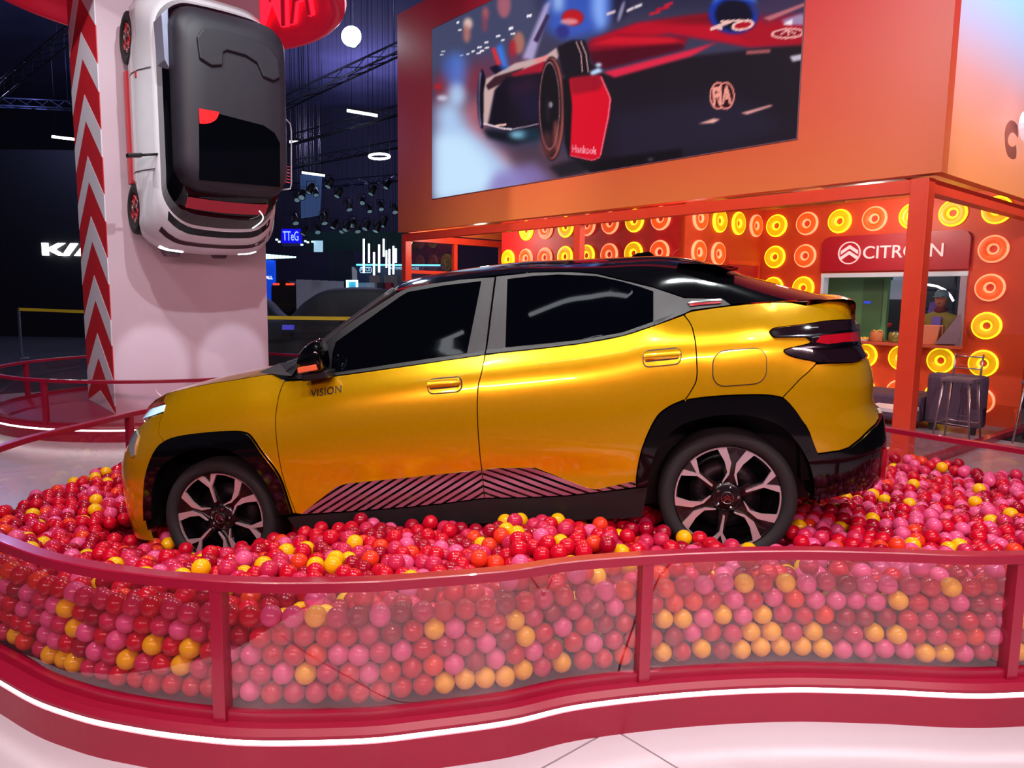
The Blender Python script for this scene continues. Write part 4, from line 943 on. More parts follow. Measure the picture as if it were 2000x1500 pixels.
pq = st(1694, 590.5, t=TK + .57); dadd('plaque', bbox(pq[0] - .05, pq[0] + .05, TK + .566, TK + .574, pq[1] - .018, pq[1] + .018), glow('plaque_blue', (40, 70, 220), .9), gd)
# dark shelving with a few lit things, to the right of the green partition
sh = empty('kitchen_shelf', tuple(BP(h0 + .4, TK + 1.6)), 'black steel kitchen shelf unit behind the serving hatch', 'shelf')
M_STEEL = mat('kitchen_steel', (60, 66, 84), .3, metal=.8)
for z_ in (.9, 1.18, 1.5, 1.8): dadd('shelf_board', bbox(h0 - .2, kg - .02, TK + 1.5, TK + 1.85, z_, z_ + .025), M_STEEL, sh)
for s_ in (h0 - .2, (h0 + kg) / 2, kg - .05): dadd('upright', bbox(s_, s_ + .03, TK + 1.5, TK + 1.53, 0, 2.2), M_STEEL, sh)
def blob(name, pos, prof, m, label, cat, group=None, n=20, parent=None):
    o = MB().lathe(prof, (0, 0, 0), (0, 0, 1), n).build(name, m, parent); o.location = pos
    return tag(o, label, cat, group) if label else o
for i, x in enumerate((1712, 1724, 1735)):
    a, z_ = st(x, 624, t=TK + 1.6); blob('bowl', BP(a, TK + 1.62, 1.205), [(.0005, 0), (.03, .006), (.048, .03), (.052, .06), (.044, .066), (.0005, .066)], mat('bowl_red', (200, 30, 44), .3, coat=.6, emit=.15), 'red glossy bowl on the kitchen shelf', 'bowl', 'red bowls on the kitchen shelf')
lc = empty('extractor_hood', tuple(BP(0, 0)), 'pale steel extractor hood hanging behind the serving hatch', 'hood'); lc.location = BP(h0 + .9, TK + 1.1, 1.7)
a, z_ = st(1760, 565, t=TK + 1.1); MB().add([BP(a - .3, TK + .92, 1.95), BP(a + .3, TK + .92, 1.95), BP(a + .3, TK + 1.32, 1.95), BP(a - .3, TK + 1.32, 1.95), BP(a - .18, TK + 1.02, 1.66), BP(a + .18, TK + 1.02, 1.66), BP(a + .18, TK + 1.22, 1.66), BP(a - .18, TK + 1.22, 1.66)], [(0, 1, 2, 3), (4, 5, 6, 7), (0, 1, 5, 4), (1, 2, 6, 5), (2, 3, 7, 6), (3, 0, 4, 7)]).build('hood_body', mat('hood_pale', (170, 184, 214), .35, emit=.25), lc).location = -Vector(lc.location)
MB().obox(BP(a, TK + 1.12, 2.5), V1, V2, UP, .1, .1, .55).build('duct', mat('hood_pale', (170, 184, 214), .35), lc).location = -Vector(lc.location)
# curved lamp in the kitchen
q = [st(x, y, t=TK + .95) for x, y in ((1812, 556), (1830, 559), (1845, 566), (1856, 577), (1862, 588))]
tag(MB().tube([BP(a, TK + .95, z_) for a, z_ in q], .016, 8).build('curved_lamp', glow('kitchen_light', (240, 244, 255), 5)), 'curved white light tube inside the kitchen hatch', 'lamp')
# counter goods
def jar(px, r, h, m, label, name='jar', cat='jar', content=None):
    a, z_ = st(px, 660, t=TK - .02); o = empty(name, tuple(BP(a, TK - .02, hz0)), label, cat)
    MB().lathe([(.0005, 0), (r * .9, .0), (r, h * .1), (r, h * .82), (r * .85, h * .92)], n=20).build('body', m, o)
    if content == 'lid': MB().lathe([(r * .88, h * .92), (r * .9, h), (.0005, h)], n=20).build('lid', M_STEEL, o)
    else:
        mb = MB()
        for k in range(14):
            an, rr_ = RNG.uniform(0, 6.28), r * math.sqrt(RNG.uniform(0, .8)); mb.lathe([(.0005, -.02), (.02, -.01), (.02, .01), (.0005, .02)], (rr_ * math.cos(an), rr_ * math.sin(an), h * RNG.uniform(.85, 1.05)), n=6)
        mb.build('contents', content, o)
    return o
M_WICK = mat('wicker_tan', (190, 120, 70), .7, var=.25, scale=60); M_SNK = mat('snack_gold', (214, 170, 90), .6); M_JARG = mat('jar_olive', (112, 116, 50), .2, coat=.6)
jar(1712, .09, .15, M_WICK, 'tan wicker basket of wrapped snacks on the hatch counter', 'basket', 'basket', M_SNK)
jar(1748, .085, .16, M_JARG, 'olive green storage jar with dark lid on the hatch counter', content='lid')
jar(1688, .065, .04, mat('plate_white', (220, 224, 226), .3), 'white plate of yellow crisps on the hatch counter', 'plate', 'plate', mat('crisp_yellow', (232, 200, 60), .6))
a, z_ = st(1811, 655, t=TK - .03)
tag(MB().obox(BP(a, TK + .02, hz0 + .13), V1, V2, UP, .155, .12, .13).build('cardboard_box', mat('cardboard', (206, 128, 92), .7), bevel=.008), 'tan cardboard box standing at the end of the counter', 'box')
# dark folded cloth leaning at the right of the hatch
q = [st(x, y, t=TK - .06) for x, y in ((1880, 612), (1868, 625), (1850, 650), (1830, 672), (1874, 672), (1884, 640))]
tag(MB().prism([(a, z_) for a, z_ in q], P0, V1, UP, V2, TK - .165, TK - .115).build('draped_cloth', mat('cloth_grey', (126, 110, 124), .8), bevel=.006), 'grey cloth draped over the right end of the counter', 'cloth')
# ---- solid figure standing in for a reflected person: teal cap, dark red scarf, olive jacket over a purple top
def skin_body(name, joints, edges, m, root, sub=2):
    me = bpy.data.meshes.new(name); me.from_pydata([tuple(j[:3]) for j in joints], edges, []); o = link(name, me, m, root)
    md = o.modifiers.new('skin', 'SKIN'); 
    for i, j in enumerate(joints): me.skin_vertices[0].data[i].radius = (j[3], j[4] if len(j) > 4 else j[3])
    me.skin_vertices[0].data[0].use_root = True; md.use_smooth_shade = True
    s_ = o.modifiers.new('sub', 'SUBSURF'); s_.levels = sub; s_.render_levels = sub; return o
pa, pz = st(1838, 595, t=TK + .55); pp = BP(pa, TK + .55, 0)
per = empty('person', tuple(pp), 'figure in olive jacket and teal cap standing in for a reflection in the hatch', 'person'); per.rotation_euler = (0, 0, math.atan2(-V2[1], -V2[0]) + math.pi / 2)
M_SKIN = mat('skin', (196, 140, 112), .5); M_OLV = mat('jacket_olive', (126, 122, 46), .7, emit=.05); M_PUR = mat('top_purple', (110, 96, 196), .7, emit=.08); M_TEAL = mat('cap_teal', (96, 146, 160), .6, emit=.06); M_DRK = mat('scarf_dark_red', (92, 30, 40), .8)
J = [(0, 0, .95, .15, .11), (0, 0, 1.2, .15, .11), (0, 0, 1.40, .17, .10), (0, 0, 1.50, .06), (0, 0, 1.56, .055), (-.19, 0, 1.40, .06), (-.25, .02, 1.15, .048), (-.16, -.20, 1.06, .038), (.19, 0, 1.40, .06), (.26, .02, 1.15, .048), (.14, -.22, 1.08, .038), (-.09, 0, .85, .09), (-.10, 0, .45, .065), (-.10, .02, .08, .05), (-.10, -.10, .04, .04), (.09, 0, .85, .09), (.10, 0, .45, .065), (.10, .02, .08, .05), (.10, -.10, .04, .04)]
E_ = [(0, 1), (1, 2), (2, 3), (3, 4), (2, 5), (5, 6), (6, 7), (2, 8), (8, 9), (9, 10), (0, 11), (11, 12), (12, 13), (13, 14), (0, 15), (15, 16), (16, 17), (17, 18)]
skin_body('body', J, E_, M_OLV, per)
MB().lathe([(.0005, -.115), (.045, -.105), (.07, -.06), (.08, 0), (.078, .05), (.06, .10), (.0005, .125)], (0, -.01, 1.66), n=20).build('head', M_SKIN, per)
MB().lathe([(.088, 0), (.092, .03), (.085, .07), (.055, .105), (.0005, .115)], (0, 0, 1.69), n=20).build('cap', M_TEAL, per)
MB().obox((0, -.115, 1.70), (1, 0, 0), (0, 1, 0), UP, .06, .05, .008).build('cap_peak', M_TEAL, per, bevel=.004)
for x_ in (-.03, .03): MB().lathe([(.0005, -.006), (.008, 0), (.0005, .006)], (x_, -.084, 1.665), n=8).build('eye', M_DRK, per)
MB().obox((0, -.092, 1.64), (1, 0, 0), (0, 1, 0), UP, .009, .014, .016).build('nose', M_SKIN, per, bevel=.004)
MB().obox((0, -.084, 1.605), (1, 0, 0), (0, 1, 0), UP, .02, .004, .004).build('mouth', M_DRK, per)
MB().lathe([(.06, 0), (.085, .02), (.085, .06), (.065, .085)], (0, 0, 1.47), n=16).build('scarf', M_DRK, per)
MB().prism([(-.05, 1.0), (.05, 1.0), (.06, 1.42), (-.06, 1.42)], (0, 0, 0), (1, 0, 0), UP, (0, 1, 0), -.135, -.11).build('top', M_PUR, per)
for sx in (-1, 1):
    hx = .16 if sx < 0 else .14; hand = [(-sx * -hx * 1.0 if 0 else sx * hx, -.21, 1.065, .030, .018), (sx * hx * .9, -.27, 1.05, .028, .016)]; ed = [(0, 1)]
    for f_ in range(4): hand += [(sx * (hx * .9 - .02 + .014 * f_), -.31, 1.045, .009), (sx * (hx * .9 - .02 + .014 * f_), -.345 - .006 * (f_ in (1, 2)), 1.03, .008)]; b_ = len(hand) - 2; ed += [(1, b_), (b_, b_ + 1)]
    hand += [(sx * (hx * .9 - .045), -.27, 1.05, .010), (sx * (hx * .9 - .055), -.30, 1.04, .009)]; b_ = len(hand) - 2; ed += [(0, b_), (b_, b_ + 1)]
    skin_body('hand', hand, ed, M_SKIN, per, 1)
# purple coat from the same reflection, hung behind the figure
q = [st(x, y, t=TK + .9) for x, y in ((1818, 590), (1832, 588), (1836, 600), (1830, 625), (1812, 622), (1814, 606))]
tag(MB().prism([(a, z_) for a, z_ in q], P0, V1, UP, V2, TK + .86, TK + .94).build('hanging_coat', M_PUR, bevel=.01), 'purple coat from the same reflection hung behind the figure in the hatch', 'coat')
# ---- seating inside the booth
def floor_st(px, py):
    q = on_z(px, py, .02); return (q - P0) @ V1, (q - P0) @ V2
M_SOFA = mat('sofa_plum', (74, 54, 78), .75, var=.08, scale=5, bump=.1)
sf = empty('sofa', (0, 0, 0), 'dark plum lounge sofa with one tall back block on the booth floor', 'sofa'); ss, t_s = 1.0, 2.9; sf.location = BP(ss, t_s)
def sadd(name, mb, m, root=sf, **k): o = mb.build(name, m, root, **k); o.location = -Vector(root.location); return o
sadd('seat', bbox(.80, 1.95, 2.62, 3.40, .10, .43), M_SOFA, bevel=.04); sadd('backrest', bbox(.16, .79, 2.72, 2.98, .10, .74), M_SOFA, bevel=.06)
for a, b in ((.22, 2.75), (.66, 2.75), (.86, 3.28), (1.82, 2.70), (1.82, 3.28), (.86, 2.68)): sadd('foot', bbox(a, a + .06, b, b + .06, .02, .11), M_TBLK)
tb = empty('side_table', tuple(BP(2.0, 1.4)), 'low white side table standing beside the plum sofa', 'table'); ts0 = st(1740, 800, t=1.4)
sadd('table_top', bbox(ts0[0] - .22, ts0[0] + .22, 1.2, 1.6, .40, .44), mat('table_white', (226, 220, 228), .3), tb)
for a in (-.18, .18):
    for b in (1.24, 1.56): sadd('leg', MB().tube([BP(ts0[0] + a, b, .02), BP(ts0[0] + a, b, .40)], .012, 6), M_CHROME, tb)
def stool(px, py, label, sw=.34, hs=.70, hb=1.02):
    a, b = (px, py); o = empty('bar_chair', tuple(BP(a, b, .02)), label, 'chair')
    M_S = mat('chair_seat_grey', (96, 78, 96), .6); M_L = mat('chair_steel', (176, 160, 168), .3, metal=.9)
    for u in (-1, 1):
        for v in (-1, 1): sadd('leg', MB().tube([BP(a + u * sw * .56, b + v * sw * .56, .02), BP(a + u * sw * .40, b + v * sw * .40, hs)], .011, 6), M_L, o)
    sadd('foot_ring', MB().tube([BP(a + u * sw * .52, b + v * sw * .52, .22) for u, v in ((-1, -1), (1, -1), (1, 1), (-1, 1))], .008, 6, closed=True), M_L, o)
    sadd('seat', bbox(a - sw / 2, a + sw / 2, b - sw / 2, b + sw / 2, hs, hs + .05), M_S, o, bevel=.015)
    for u in (-1, 1): sadd('back_post', MB().tube([BP(a + u * sw * .42, b + sw * .45, hs), BP(a + u * sw * .42, b + sw * .6, hb)], .011, 6), M_L, o)
    for z_ in (.85, .99): sadd('back_rail', MB().tube([BP(a - sw * .42, b + sw * .53, z_), BP(a + sw * .42, b + sw * .53, z_)], .009, 6), M_L, o)
    return o
stool(.26, 2.28, 'slim steel bar chair with grey seat standing inside the glass before the sofa'); stool(-.42, 2.75, 'slim steel bar chair standing outside the glass side of the booth')
# big white letters on the side fascia: only the first one stands in view
c0, c1 = st(1966, 252, s=-.2), st(2000, 252, s=-.2); lt = st(1985, 222, s=-.2)[1] - st(1985, 284, s=-.2)[1]; lw = lt * 1.25
M_LW = mat('letter_white', (238, 232, 246), .35, emit=.5)
for ch, x_ in (('C', 0), ('I', .95), ('T', 1.3)):
    o = lettering('fascia_letter', ch, BP(-.30, c0[0] + lw / 2 + x_, (st(1985, 284, s=-.2)[1])), V2, UP, -V1, lt, M_LW, depth=.12, width=lw if ch != 'I' else .09, bold=.015)
    tag(o, f'white raised letter {ch} on the pale side fascia of the booth', 'letter')
# ================================================================== LED SCREEN: the picture of a racing car, as light
SB, SE = 1.20, 7.72; Z0s, Z1s = 3.242, 5.972
X0c, Y0c, Wc, Hc = 830, -420, 780, 830
CAN = np.zeros((Hc, Wc, 3)); gy, gx = np.mgrid[0:Hc, 0:Wc]; gxp, gyp = gx + X0c + .5, gy + Y0c + .5
def zz(pts): return [(760 + x / 2.2727, y / 2.2727) for x, y in pts]          # read off an enlarged crop
def box_blur(a, r):
    if r < 1: return a
    r = int(r)
    for ax in (0, 1):
        p = np.pad(a, [(r + 1, r) if k == ax else (0, 0) for k in range(a.ndim)], mode='edge'); c = np.cumsum(p, axis=ax)
        n = a.shape[ax]; a = (np.take(c, np.arange(2 * r + 1, 2 * r + 1 + n), ax) - np.take(c, np.arange(0, n), ax)) / (2 * r + 1)
    return a
def P_(pts, rgb, blur=1, alpha=1., raw_=False):
    pts = pts if raw_ else zz(pts); x = [p[0] for p in pts]; y = [p[1] for p in pts]; m = 3 * blur + 3
    x0, x1 = int(max(0, min(x) - X0c - m)), int(min(Wc, max(x) - X0c + m + 1)); y0, y1 = int(max(0, min(y) - Y0c - m)), int(min(Hc, max(y) - Y0c + m + 1))
    if x1 <= x0 or y1 <= y0: return
    S = np.stack([gxp[y0:y1, x0:x1].ravel(), gyp[y0:y1, x0:x1].ravel()], 1); mk = np.zeros(len(S))
    for ox, oy in ((-.25, -.25), (.25, .25), (.25, -.25), (-.25, .25)): mk += inside(S + [ox, oy], pts)
    mk = (mk / 4).reshape(y1 - y0, x1 - x0); mk = box_blur(box_blur(mk, blur), blur) if blur >= 1 else mk; mk = (mk * alpha)[..., None]
    CAN[y0:y1, x0:x1] = CAN[y0:y1, x0:x1] * (1 - mk) + np.array(rgb, float) * mk
def E_l(cx, cy, rx, ry, rgb, blur=1, alpha=1., rot=0., n=40):
    a = np.linspace(0, 2 * np.pi, n, endpoint=False); c, s = math.cos(rot), math.sin(rot)
    P_([(cx + rx * math.cos(t) * c - ry * math.sin(t) * s, cy + rx * math.cos(t) * s + ry * math.sin(t) * c) for t in a], rgb, blur, alpha)
def L_(pts, w, rgb, blur=0, alpha=1.):
    for (x0, y0), (x1, y1) in zip(pts[:-1], pts[1:]):
        dx, dy = x1 - x0, y1 - y0; l = math.hypot(dx, dy) + 1e-6; nx, ny = -dy / l * w / 2, dx / l * w / 2
        P_([(x0 + nx, y0 + ny), (x1 + nx, y1 + ny), (x1 - nx, y1 - ny), (x0 - nx, y0 - ny)], rgb, blur, alpha)
CAN[:] = (74, 70, 98)
P_([(150, -900), (700, -900), (700, 60), (600, 300), (150, 330)], (80, 84, 116), 12); P_([(660, -900), (1900, -900), (1900, 40), (660, 60)], (58, 54, 84), 12)
P_([(203, 330), (420, 250), (620, 240), (640, 330), (420, 520), (203, 560)], (120, 66, 92), 12, .8); P_([(203, 340), (420, 300), (430, 420), (300, 500), (203, 470)], (150, 60, 72), 8, .6)
for x, y, rx, ry, c in ((350, 105, 20, 26, (250, 214, 196)), (345, 150, 16, 40, (196, 130, 120)), (428, 60, 14, 30, (196, 104, 110)), (425, 105, 12, 40, (150, 80, 100)), (510, 20, 30, 60, (190, 112, 126)), (575, 190, 26, 50, (196, 130, 110)), (548, 215, 16, 40, (190, 40, 56))): E_l(x, y, rx, ry, c, 3, .85)
# tower lights as small bright dashes
for x, y, w_, h_ in ((305, 100, 12, 14), (314, 133, 16, 9), (622, 70, 22, 18), (541, 126, 20, 18), (549, 150, 20, 10), (484, 160, 20, 12), (432, 188, 18, 11), (401, 210, 20, 11), (412, 226, 20, 12), (372, 228, 14, 10), (240, 228, 18, 6), (234, 243, 16, 6), (434, 212, 20, 10), (505, 178, 16, 10), (350, 240, 14, 9), (398, 236, 20, 8), (320, 246, 16, 6)): P_([(x - w_ / 2, y + h_ / 2), (x + w_ / 2, y + h_ * .2), (x + w_ / 2, y - h_ / 2), (x - w_ / 2, y - h_ * .2)], (246, 240, 250), 0)
# ground: pale blue smoke on the left, grey track
P_([(203, 450), (420, 400), (420, 620), (640, 720), (900, 740), (1400, 700), (1820, 620), (1820, 760), (1000, 900), (203, 900)], (112, 84, 106), 10)
P_([(330, 470), (420, 430), (440, 640), (560, 700), (520, 790), (330, 700)], (196, 112, 124), 12, .75); P_([(520, 660), (720, 640), (860, 720), (760, 790), (560, 800)], (96, 70, 84), 8, .7)
P_([(203, 470), (300, 430), (350, 560), (460, 650), (560, 760), (640, 830), (203, 900)], (186, 214, 248), 14, .95); P_([(203, 600), (330, 600), (430, 700), (470, 800), (430, 860), (203, 900)], (206, 232, 254), 12)
P_([(470, 770), (640, 720), (730, 800), (600, 840), (430, 860)], (150, 132, 196), 10, .8)
E_l(300, 320, 45, 90, (96, 140, 226), 10, .8); E_l(300, 420, 40, 50, (190, 220, 252), 8, .85); E_l(260, 300, 20, 60, (80, 110, 200), 8, .5)
E_l(215, 385, 18, 14, (190, 40, 50), 3, .9); E_l(235, 435, 24, 12, (220, 232, 250), 3, .8)
# big dark flank and ground shadow
P_([(780, 190), (960, 330), (1340, 250), (1860, 190), (1900, 190), (1900, 640), (1818, 617), (900, 770), (860, 740), (800, 690), (780, 500)], (40, 30, 42), 3)
P_([(980, 500), (1500, 420), (1800, 560), (1500, 660), (1000, 730)], (48, 42, 66), 18, .8); P_([(850, 720), (1300, 660), (1300, 700), (900, 770)], (24, 18, 26), 3)
P_([(710, 740), (870, 690), (960, 700), (860, 770), (760, 790)], (30, 26, 34), 4, .8)
# bonnet sweep of the far body: blue light behind, red nose
P_([(690, -900), (1000, -900), (990, 60), (960, 140), (800, 180), (700, 140)], (70, 110, 216), 10, .8); P_([(740, -900), (800, -900), (770, 50), (730, 50)], (190, 216, 252), 8, .9); P_([(900, -900), (960, -900), (965, 110), (930, 140), (900, 60)], (156, 190, 252), 8, .9)
P_([(990, -900), (1040, -900), (1060, 60), (1000, 110)], (44, 40, 72), 5, .9)
for x, y, w_, c in ((985, 60, 40, (240, 214, 220)), (1070, 45, 30, (246, 230, 236)), (1105, 30, 36, (244, 236, 240)), (1180, 60, 50, (214, 40, 66)), (1215, 40, 60, (206, 26, 60)), (1240, 22, 40, (220, 40, 70))): P_([(x - w_ / 2, y + 10), (x + w_ / 2, y - 4), (x + w_ / 2, y - 16), (x - w_ / 2, y - 2)], c, 1)
E_l(1030, 50, 8, 50, (214, 210, 236), 2, .7, .3)
E_l(815, 78, 48, 36, (196, 28, 40), 2); E_l(800, 96, 40, 14, (232, 180, 186), 2, .8); E_l(770, 140, 30, 30, (60, 60, 140), 3)
P_([(590, 260), (690, 20), (720, 0), (700, 70), (640, 270)], (198, 184, 226), 3, .85); P_([(640, 180), (700, 60), (712, 70), (660, 190)], (70, 50, 90), 1)
# red flank of the racer on the right
P_([(880, 180), (1100, 100), (1420, 60), (1560, 62), (1900, 60), (1900, 190), (1600, 210), (1460, 185), (1240, 150), (960, 200)], (196, 18, 50), 3); P_([(880, 190), (1020, 150), (1330, 165), (1300, 215), (960, 300), (890, 240)], (150, 14, 48), 3); P_([(880, 200), (1000, 160), (1250, 165), (1320, 195), (1000, 200)], (214, 30, 54), 3)
P_([(950, 320), (1340, 220), (1460, 185), (1340, 250), (1000, 345)], (226, 50, 84), 2); P_([(880, 230), (1300, 190), (1310, 215), (960, 305), (900, 280)], (84, 10, 36), 3, .85)
P_([(1150, 100), (1420, 60), (1700, 62), (1480, 110)], (120, 12, 34), 5, .8); P_([(1480, 110), (1900, 70), (1900, 200), (1600, 200)], (176, 16, 44), 4, .8)
# rear wheel hoop with blue light, upper right
E_l(1530, 60, 112, 90, (30, 66, 176), 3); E_l(1530, 66, 84, 70, (24, 18, 46), 3); P_([(1430, 20), (1480, -60), (1600, -60), (1640, 20), (1600, 0), (1480, -10)], (90, 150, 240), 3, .8)
P_([(1600, 20), (1860, -60), (1860, 60), (1660, 100)], (84, 62, 96), 6, .7); P_([(1660, 80), (1850, 10), (1850, 24), (1690, 92)], (196, 120, 130), 1)
P_([(1740, 90), (1830, 60), (1858, 75), (1858, 112), (1760, 110)], (170, 160, 196), 2, .9); P_([(1745, 108), (1790, 84), (1790, 112)], (250, 236, 240), 1)
# car logos
for d_ in ((1425, 130, 1520, 95, 14), (1440, 120, 1480, 128, 12)): L_([(d_[0], d_[1]), (d_[2], d_[3])], d_[4], (242, 196, 190))
E_l(1570, 112, 52, 24, (242, 196, 190), 0, 1, -.2); E_l(1570, 112, 38, 13, (186, 20, 46), 0, 1, -.2); L_([(1470, 96), (1560, 90)], 9, (242, 196, 190))
E_l(1770, 148, 76, 24, (240, 176, 172), 0, 1, -.06); E_l(1770, 148, 62, 15, (150, 12, 40), 0, 1, -.06); L_([(1735, 152), (1770, 136), (1806, 150)], 7, (240, 176, 172)); L_([(1770, 136), (1775, 160)], 8, (240, 176, 172))
L_([(1585, 234), (1692, 226)], 16, (176, 100, 104), 1); P_([(1778, 250), (1850, 236), (1850, 262), (1792, 274)], (200, 190, 206), 1)
# front wing pod: white edge, dark nose, tyre on the far side
E_l(412, 440, 20, 132, (20, 14, 28), 1); E_l(406, 440, 10, 126, (150, 150, 200), 1, .8); E_l(414, 440, 12, 110, (22, 16, 30), 1)
P_([(430, 350), (470, 330), (560, 280), (690, 250), (745, 210), (760, 240), (720, 300), (660, 330), (520, 345), (470, 400), (450, 540), (418, 560), (420, 400)], (206, 178, 176), 1); P_([(430, 380), (470, 340), (600, 300), (560, 340), (480, 380), (440, 400)], (70, 40, 50), 1)
P_([(540, 330), (690, 270), (705, 285), (680, 330), (560, 344)], (176, 26, 54), 1); P_([(640, 268), (700, 244), (715, 256), (660, 280)], (236, 150, 150), 1)
P_([(470, 400), (520, 345), (690, 320), (700, 560), (540, 590), (440, 550), (455, 470)], (26, 18, 36), 2); P_([(520, 380), (640, 330), (670, 400), (560, 450)], (60, 26, 60), 8, .8); P_([(560, 430), (680, 400), (680, 540), (600, 540)], (36, 26, 60), 8)
L_([(420, 548), (500, 570), (545, 574)], 8, (236, 214, 224)); L_([(545, 574), (690, 545)], 5, (176, 150, 170)); L_([(470, 560), (520, 552)], 9, (240, 200, 190))
P_([(415, 570), (540, 590), (690, 560), (680, 610), (560, 640), (440, 610)], (24, 28, 40), 4); E_l(575, 598, 42, 18, (150, 214, 240), 5, .9); E_l(640, 600, 50, 26, (30, 70, 90), 6, .7)
P_([(445, 300), (500, 280), (520, 300), (470, 330)], (30, 24, 50), 1); P_([(470, 215), (500, 190), (530, 300), (500, 310)], (70, 140, 240), 4, .9); P_([(452, 215), (470, 210), (500, 290), (480, 290)], (220, 60, 70), 2)
# big near wheel and its cover
P_([(745, 210), (810, 178), (870, 180), (888, 240), (890, 320), (800, 350), (770, 330)], (30, 20, 34), 2); L_([(830, 185), (852, 240), (858, 320)], 5, (206, 160, 160)); L_([(850, 182), (874, 240), (884, 320)], 5, (206, 160, 160))
E_l(722, 482, 60, 232, (30, 18, 22), 1); E_l(722, 482, 56, 226, (176, 96, 92), 1); E_l(716, 482, 50, 220, (58, 30, 36), 1); E_l(712, 470, 46, 196, (196, 140, 150), 0); E_l(712, 470, 43, 190, (20, 14, 22), 1)
E_l(716, 465, 10, 14, (200, 196, 210), 1, .8); E_l(705, 490, 8, 60, (60, 50, 66), 3, .7); E_l(740, 600, 12, 70, (196, 110, 96), 3, .7); E_l(700, 640, 30, 60, (150, 80, 80), 5, .5)
P_([(770, 350), (830, 330), (830, 700), (800, 700), (780, 640)], (22, 14, 22), 2)
# red end plate with lettering
P_([(800, 350), (940, 335), (970, 400), (985, 440), (978, 520), (950, 640), (938, 695), (905, 712), (802, 690), (812, 470)], (222, 10, 48), 1); P_([(800, 345), (930, 330), (950, 370), (930, 400), (812, 420)], (170, 16, 46), 3)
L_([(940, 340), (975, 420), (982, 440), (972, 520), (948, 640), (938, 690)], 6, (240, 120, 140)); L_([(802, 690), (905, 712), (938, 695)], 4, (250, 110, 130))
P_([(890, 320), (930, 300), (950, 318), (900, 335)], (200, 226, 255), 2); E_l(930, 288, 14, 8, (220, 240, 255), 2)
def canvas_text(txt, x0, x1, ybase, hgt, rgb, slope=0., bold=.02):
    vs, fs = text_mesh(txt, 1., 0, bold); X = [v[0] for v in vs]; Y = [v[1] for v in vs]; k = (x1 - x0) / (max(X) - min(X)); ky = hgt / (max(Y) - min(Y))
    for f in fs: P_([(x0 + (vs[i][0] - min(X)) * k, ybase + slope * (vs[i][0] - min(X)) * k - (vs[i][1] - min(Y)) * ky) for i in f], rgb, 0)
canvas_text('Hankook', 812, 922, 676, 34, (252, 190, 200), .10)
# round federation badge
for cx in (1462, 1494):
    E_l(cx, 425, 40, 62, (238, 150, 140), 0); E_l(cx, 425, 33, 54, (60, 22, 30), 0)
canvas_text('FIA', 1436, 1522, 470, 84, (246, 170, 156), -.12, .05)
P_([(1560, 502), (1690, 466), (1705, 470), (1590, 508)], (236, 170, 166), 1); P_([(1370, 550), (1440, 526), (1470, 530), (1440, 546)], (240, 180, 170), 1); E_l(1160, 708, 14, 6, (150, 140, 160), 2, .6)
CAN = 255 * (np.clip(CAN, 0, 255) / 255) ** 1.18
screen = empty('led_screen', tuple(BP((SB + SE) / 2, -.04, Z0s)), 'large LED screen showing a red racing car on the booth front', 'screen')
nx_, ny_ = 430, 190; S_, Zz = np.meshgrid(np.linspace(SB, SE, nx_ + 1), np.linspace(Z0s, Z1s, ny_ + 1))
co = P0[None] + S_.ravel()[:, None] * V1 + (-.052) * V2 + Zz.ravel()[:, None] * UP
q = (co - CAM) @ CM; px_, py_ = 1000 + FPX * q[:, 0] / q[:, 2], 750 + FPX * q[:, 1] / q[:, 2]
fx_, fy_ = np.clip(px_ - X0c - .5, 0, Wc - 2), np.clip(py_ - Y0c - .5, 0, Hc - 2); ix, iy = fx_.astype(int), fy_.astype(int); ax_, ay_ = (fx_ - ix)[:, None], (fy_ - iy)[:, None]
cc = CAN[iy, ix] * (1 - ax_) * (1 - ay_) + CAN[iy, ix + 1] * ax_ * (1 - ay_) + CAN[iy + 1, ix] * (1 - ax_) * ay_ + CAN[iy + 1, ix + 1] * ax_ * ay_
cc = np.clip(cc, 0, 255) / 255; cl = np.where(cc <= .04045, cc / 12.92, ((cc + .055) / 1.055) ** 2.4)
ids = np.arange((nx_ + 1) * (ny_ + 1)).reshape(ny_ + 1, nx_ + 1); Fq = np.stack([ids[:-1, 1:], ids[:-1, :-1], ids[1:, :-1], ids[1:, 1:]], -1).reshape(-1, 4)
me = bpy.data.meshes.new('picture'); me.from_pydata(co.tolist(), [], Fq.tolist()); at = me.color_attributes.new('Col', 'FLOAT_COLOR', 'POINT'); at.data.foreach_set('color', np.hstack([cl, np.ones((len(cl), 1))]).ravel()); me.update()
m = bpy.data.materials.new('screen_light'); m.use_nodes = True; nt = m.node_tree; b = nt.nodes['Principled BSDF']; at_n = nt.nodes.new('ShaderNodeVertexColor'); at_n.layer_name = 'Col'
b.inputs['Base Color'].default_value = (.003, .003, .004, 1); b.inputs['Roughness'].default_value = .6; b.inputs['Specular IOR Level'].default_value = .08; nt.links.new(at_n.outputs[0], b.inputs['Emission Color']); b.inputs['Emission Strength'].default_value = 1.0
o = link('picture', me, m, screen); o.location = -Vector(screen.location)
o = bbox(SB - .012, SE + .012, -.051, -.041, Z0s - .012, Z1s + .012).build('bezel', mat('bezel_grey', (110, 70, 80), .4), screen); o.location = -Vector(screen.location)
